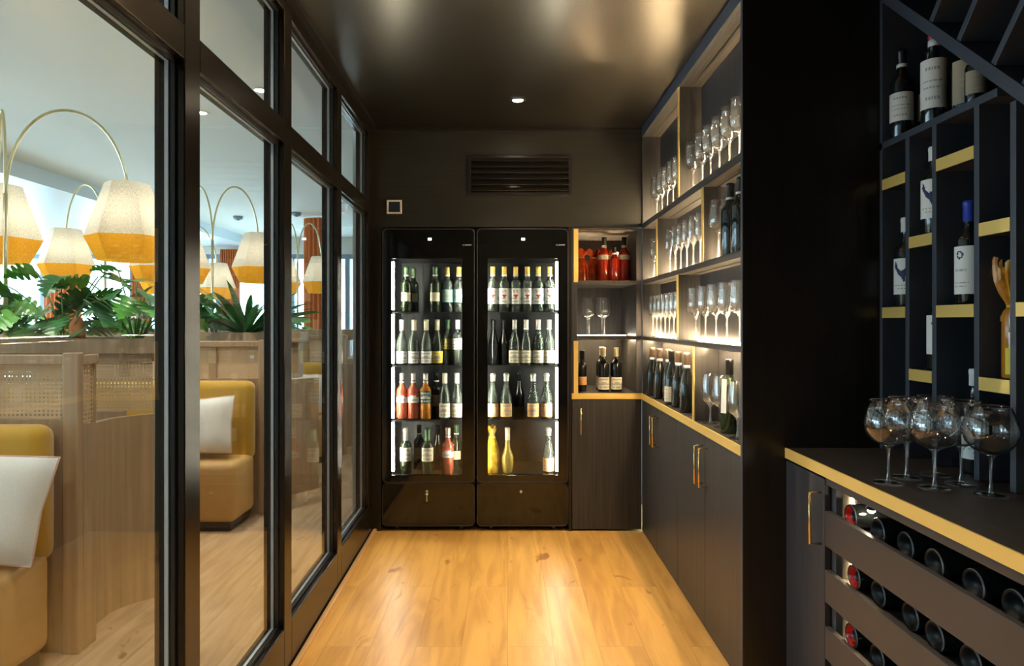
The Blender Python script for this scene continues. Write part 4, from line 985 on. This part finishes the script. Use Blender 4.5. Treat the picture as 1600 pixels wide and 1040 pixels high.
# ------------------------------------------------------------------ far furnishings
def curtain(x0, x1, y, z0, z1, label, half=False, waves=9):
    n = waves*8; pts = []
    for i in range(n+1):
        s_ = i/n; wv = .022*sin(s_*waves*2*pi)
        if half:
            a = pi+pi*s_; r_ = (x1-x0)/2+wv; pts.append(((x0+x1)/2+r_*cos(a), y+r_*sin(a)*.8))
        else: pts.append((x0+(x1-x0)*s_, y+wv))
    cx = (x0+x1)/2
    o = poly_wall(MB(), [(a-cx, b-y) for a, b in pts], .006, 0, z1-z0).build('curtain', 'curtain')
    o.location = (cx, y, z0); tag(o, label, 'curtain', 'burnt orange curtains'); return o
curtain(-2.65, -2.25, 8.75, .02, 2.70, 'burnt orange curtain wrapped round a column behind the farthest lamp', True, 10)
curtain(-7.45, -6.85, 10.70, .05, 2.52, 'burnt orange curtain at the left far window')
curtain(-6.05, -5.72, 10.70, .05, 2.52, 'burnt orange curtain between the far windows behind the lamp shade')
curtain(-4.62, -4.30, 10.70, .05, 2.52, 'burnt orange curtain at the far window behind the lily plant')
curtain(-2.2, -1.95, 10.70, .05, 2.60, 'narrow burnt orange curtain at the right end of the far windows')
g = thing('grey_sideboard', 'tall grey sideboard seen through the last glass pane', 'sideboard', (-1.86, 8.25, 0))
box('body', 'greycab', g, -.16, .20, -.25, .9, .04, .88, bevel=.004); box('top', 'boothwood', g, -.18, .22, -.27, .92, .88, .91, bevel=.003); box('plinth', 'black', g, -.13, .17, -.22, .87, 0, .04)
for (px, py, lb) in ((372, 338, 'pale round smoke detector on the restaurant ceiling seen in the second pane'), (463, 332, 'pale round smoke detector on the restaurant ceiling seen in the third pane')):
    y = (ZR-CZ)*F/(VY-py); x = (px-VX)*y/F
    t = thing('smoke_detector', lb, 'smoke detector', (x, y, ZR)); MB().lathe([(0, 0), (.06, 0), (.06, -.025), (.045, -.04), (0, -.045)], 24).build('housing', 'winf', t); MB().lathe([(.02, -.043), (.02, -.05), (0, -.052)], 16).build('sensor', 'scr', t)
downlight(-1.46, 3.93, ZR, 'bright downlight in the restaurant ceiling above the glass transom', 22, 'lens2', (1, .86, .68), 110)
downlight(-1.19, 5.55, ZR, 'small downlight in the restaurant ceiling beyond the last pane', 16, 'lens2', (1, .86, .68), 110)
for q, (x, y) in enumerate(((-1.35, .6), (-1.4, 2.2), (-3.0, 1.0), (-3.1, 2.9), (-2.0, 4.35), (-3.2, 6.4), (-1.35, 7.4))):  # extra downlights added to brighten the seats and floor
    downlight(x, y, ZR, 'added fill downlight in the pale restaurant ceiling, ' + ['over the aisle beside the first pane', 'over the aisle beside the nearest booth', 'farther in, level with the first pane', 'above the nearest booth', 'above the middle booth', 'deep in the room above the farthest booth', 'over the far end of the aisle'][q], 38 if q != 4 else 80, 'lens2', (1, .92, .80), 130)
# building across the street, seen blown out through the far windows
o = MB().box(-14, 2, 17, 18, 0, 1.6).build('street_wall', 'outside'); tag(o, 'pale wall outside the far windows', 'wall')
# ------------------------------------------------------------------ world and sun
w = bpy.data.worlds.new('day'); sc.world = w; w.use_nodes = True; nt = w.node_tree; nt.nodes.clear()
o = nt.nodes.new('ShaderNodeOutputWorld'); b = nt.nodes.new('ShaderNodeBackground'); b.inputs[1].default_value = 8.5
tc = nt.nodes.new('ShaderNodeTexCoord'); mp = nt.nodes.new('ShaderNodeMapping'); mp.inputs['Scale'].default_value = (9, 9, 5)
nz = nt.nodes.new('ShaderNodeTexNoise'); nz.inputs['Scale'].default_value = 1.0; nz.inputs['Detail'].default_value = 4
rp = nt.nodes.new('ShaderNodeValToRGB'); rp.color_ramp.elements[0].position = .38; rp.color_ramp.elements[1].position = .6
rp.color_ramp.elements[0].color = (.14, .32, .46, 1); rp.color_ramp.elements[1].color = (.66, .88, 1, 1)
nt.links.new(tc.outputs['Generated'], mp.inputs[0]); nt.links.new(mp.outputs[0], nz.inputs[0]); nt.links.new(nz.outputs[0], rp.inputs[0])
nt.links.new(rp.outputs[0], b.inputs[0]); nt.links.new(b.outputs[0], o.inputs[0])
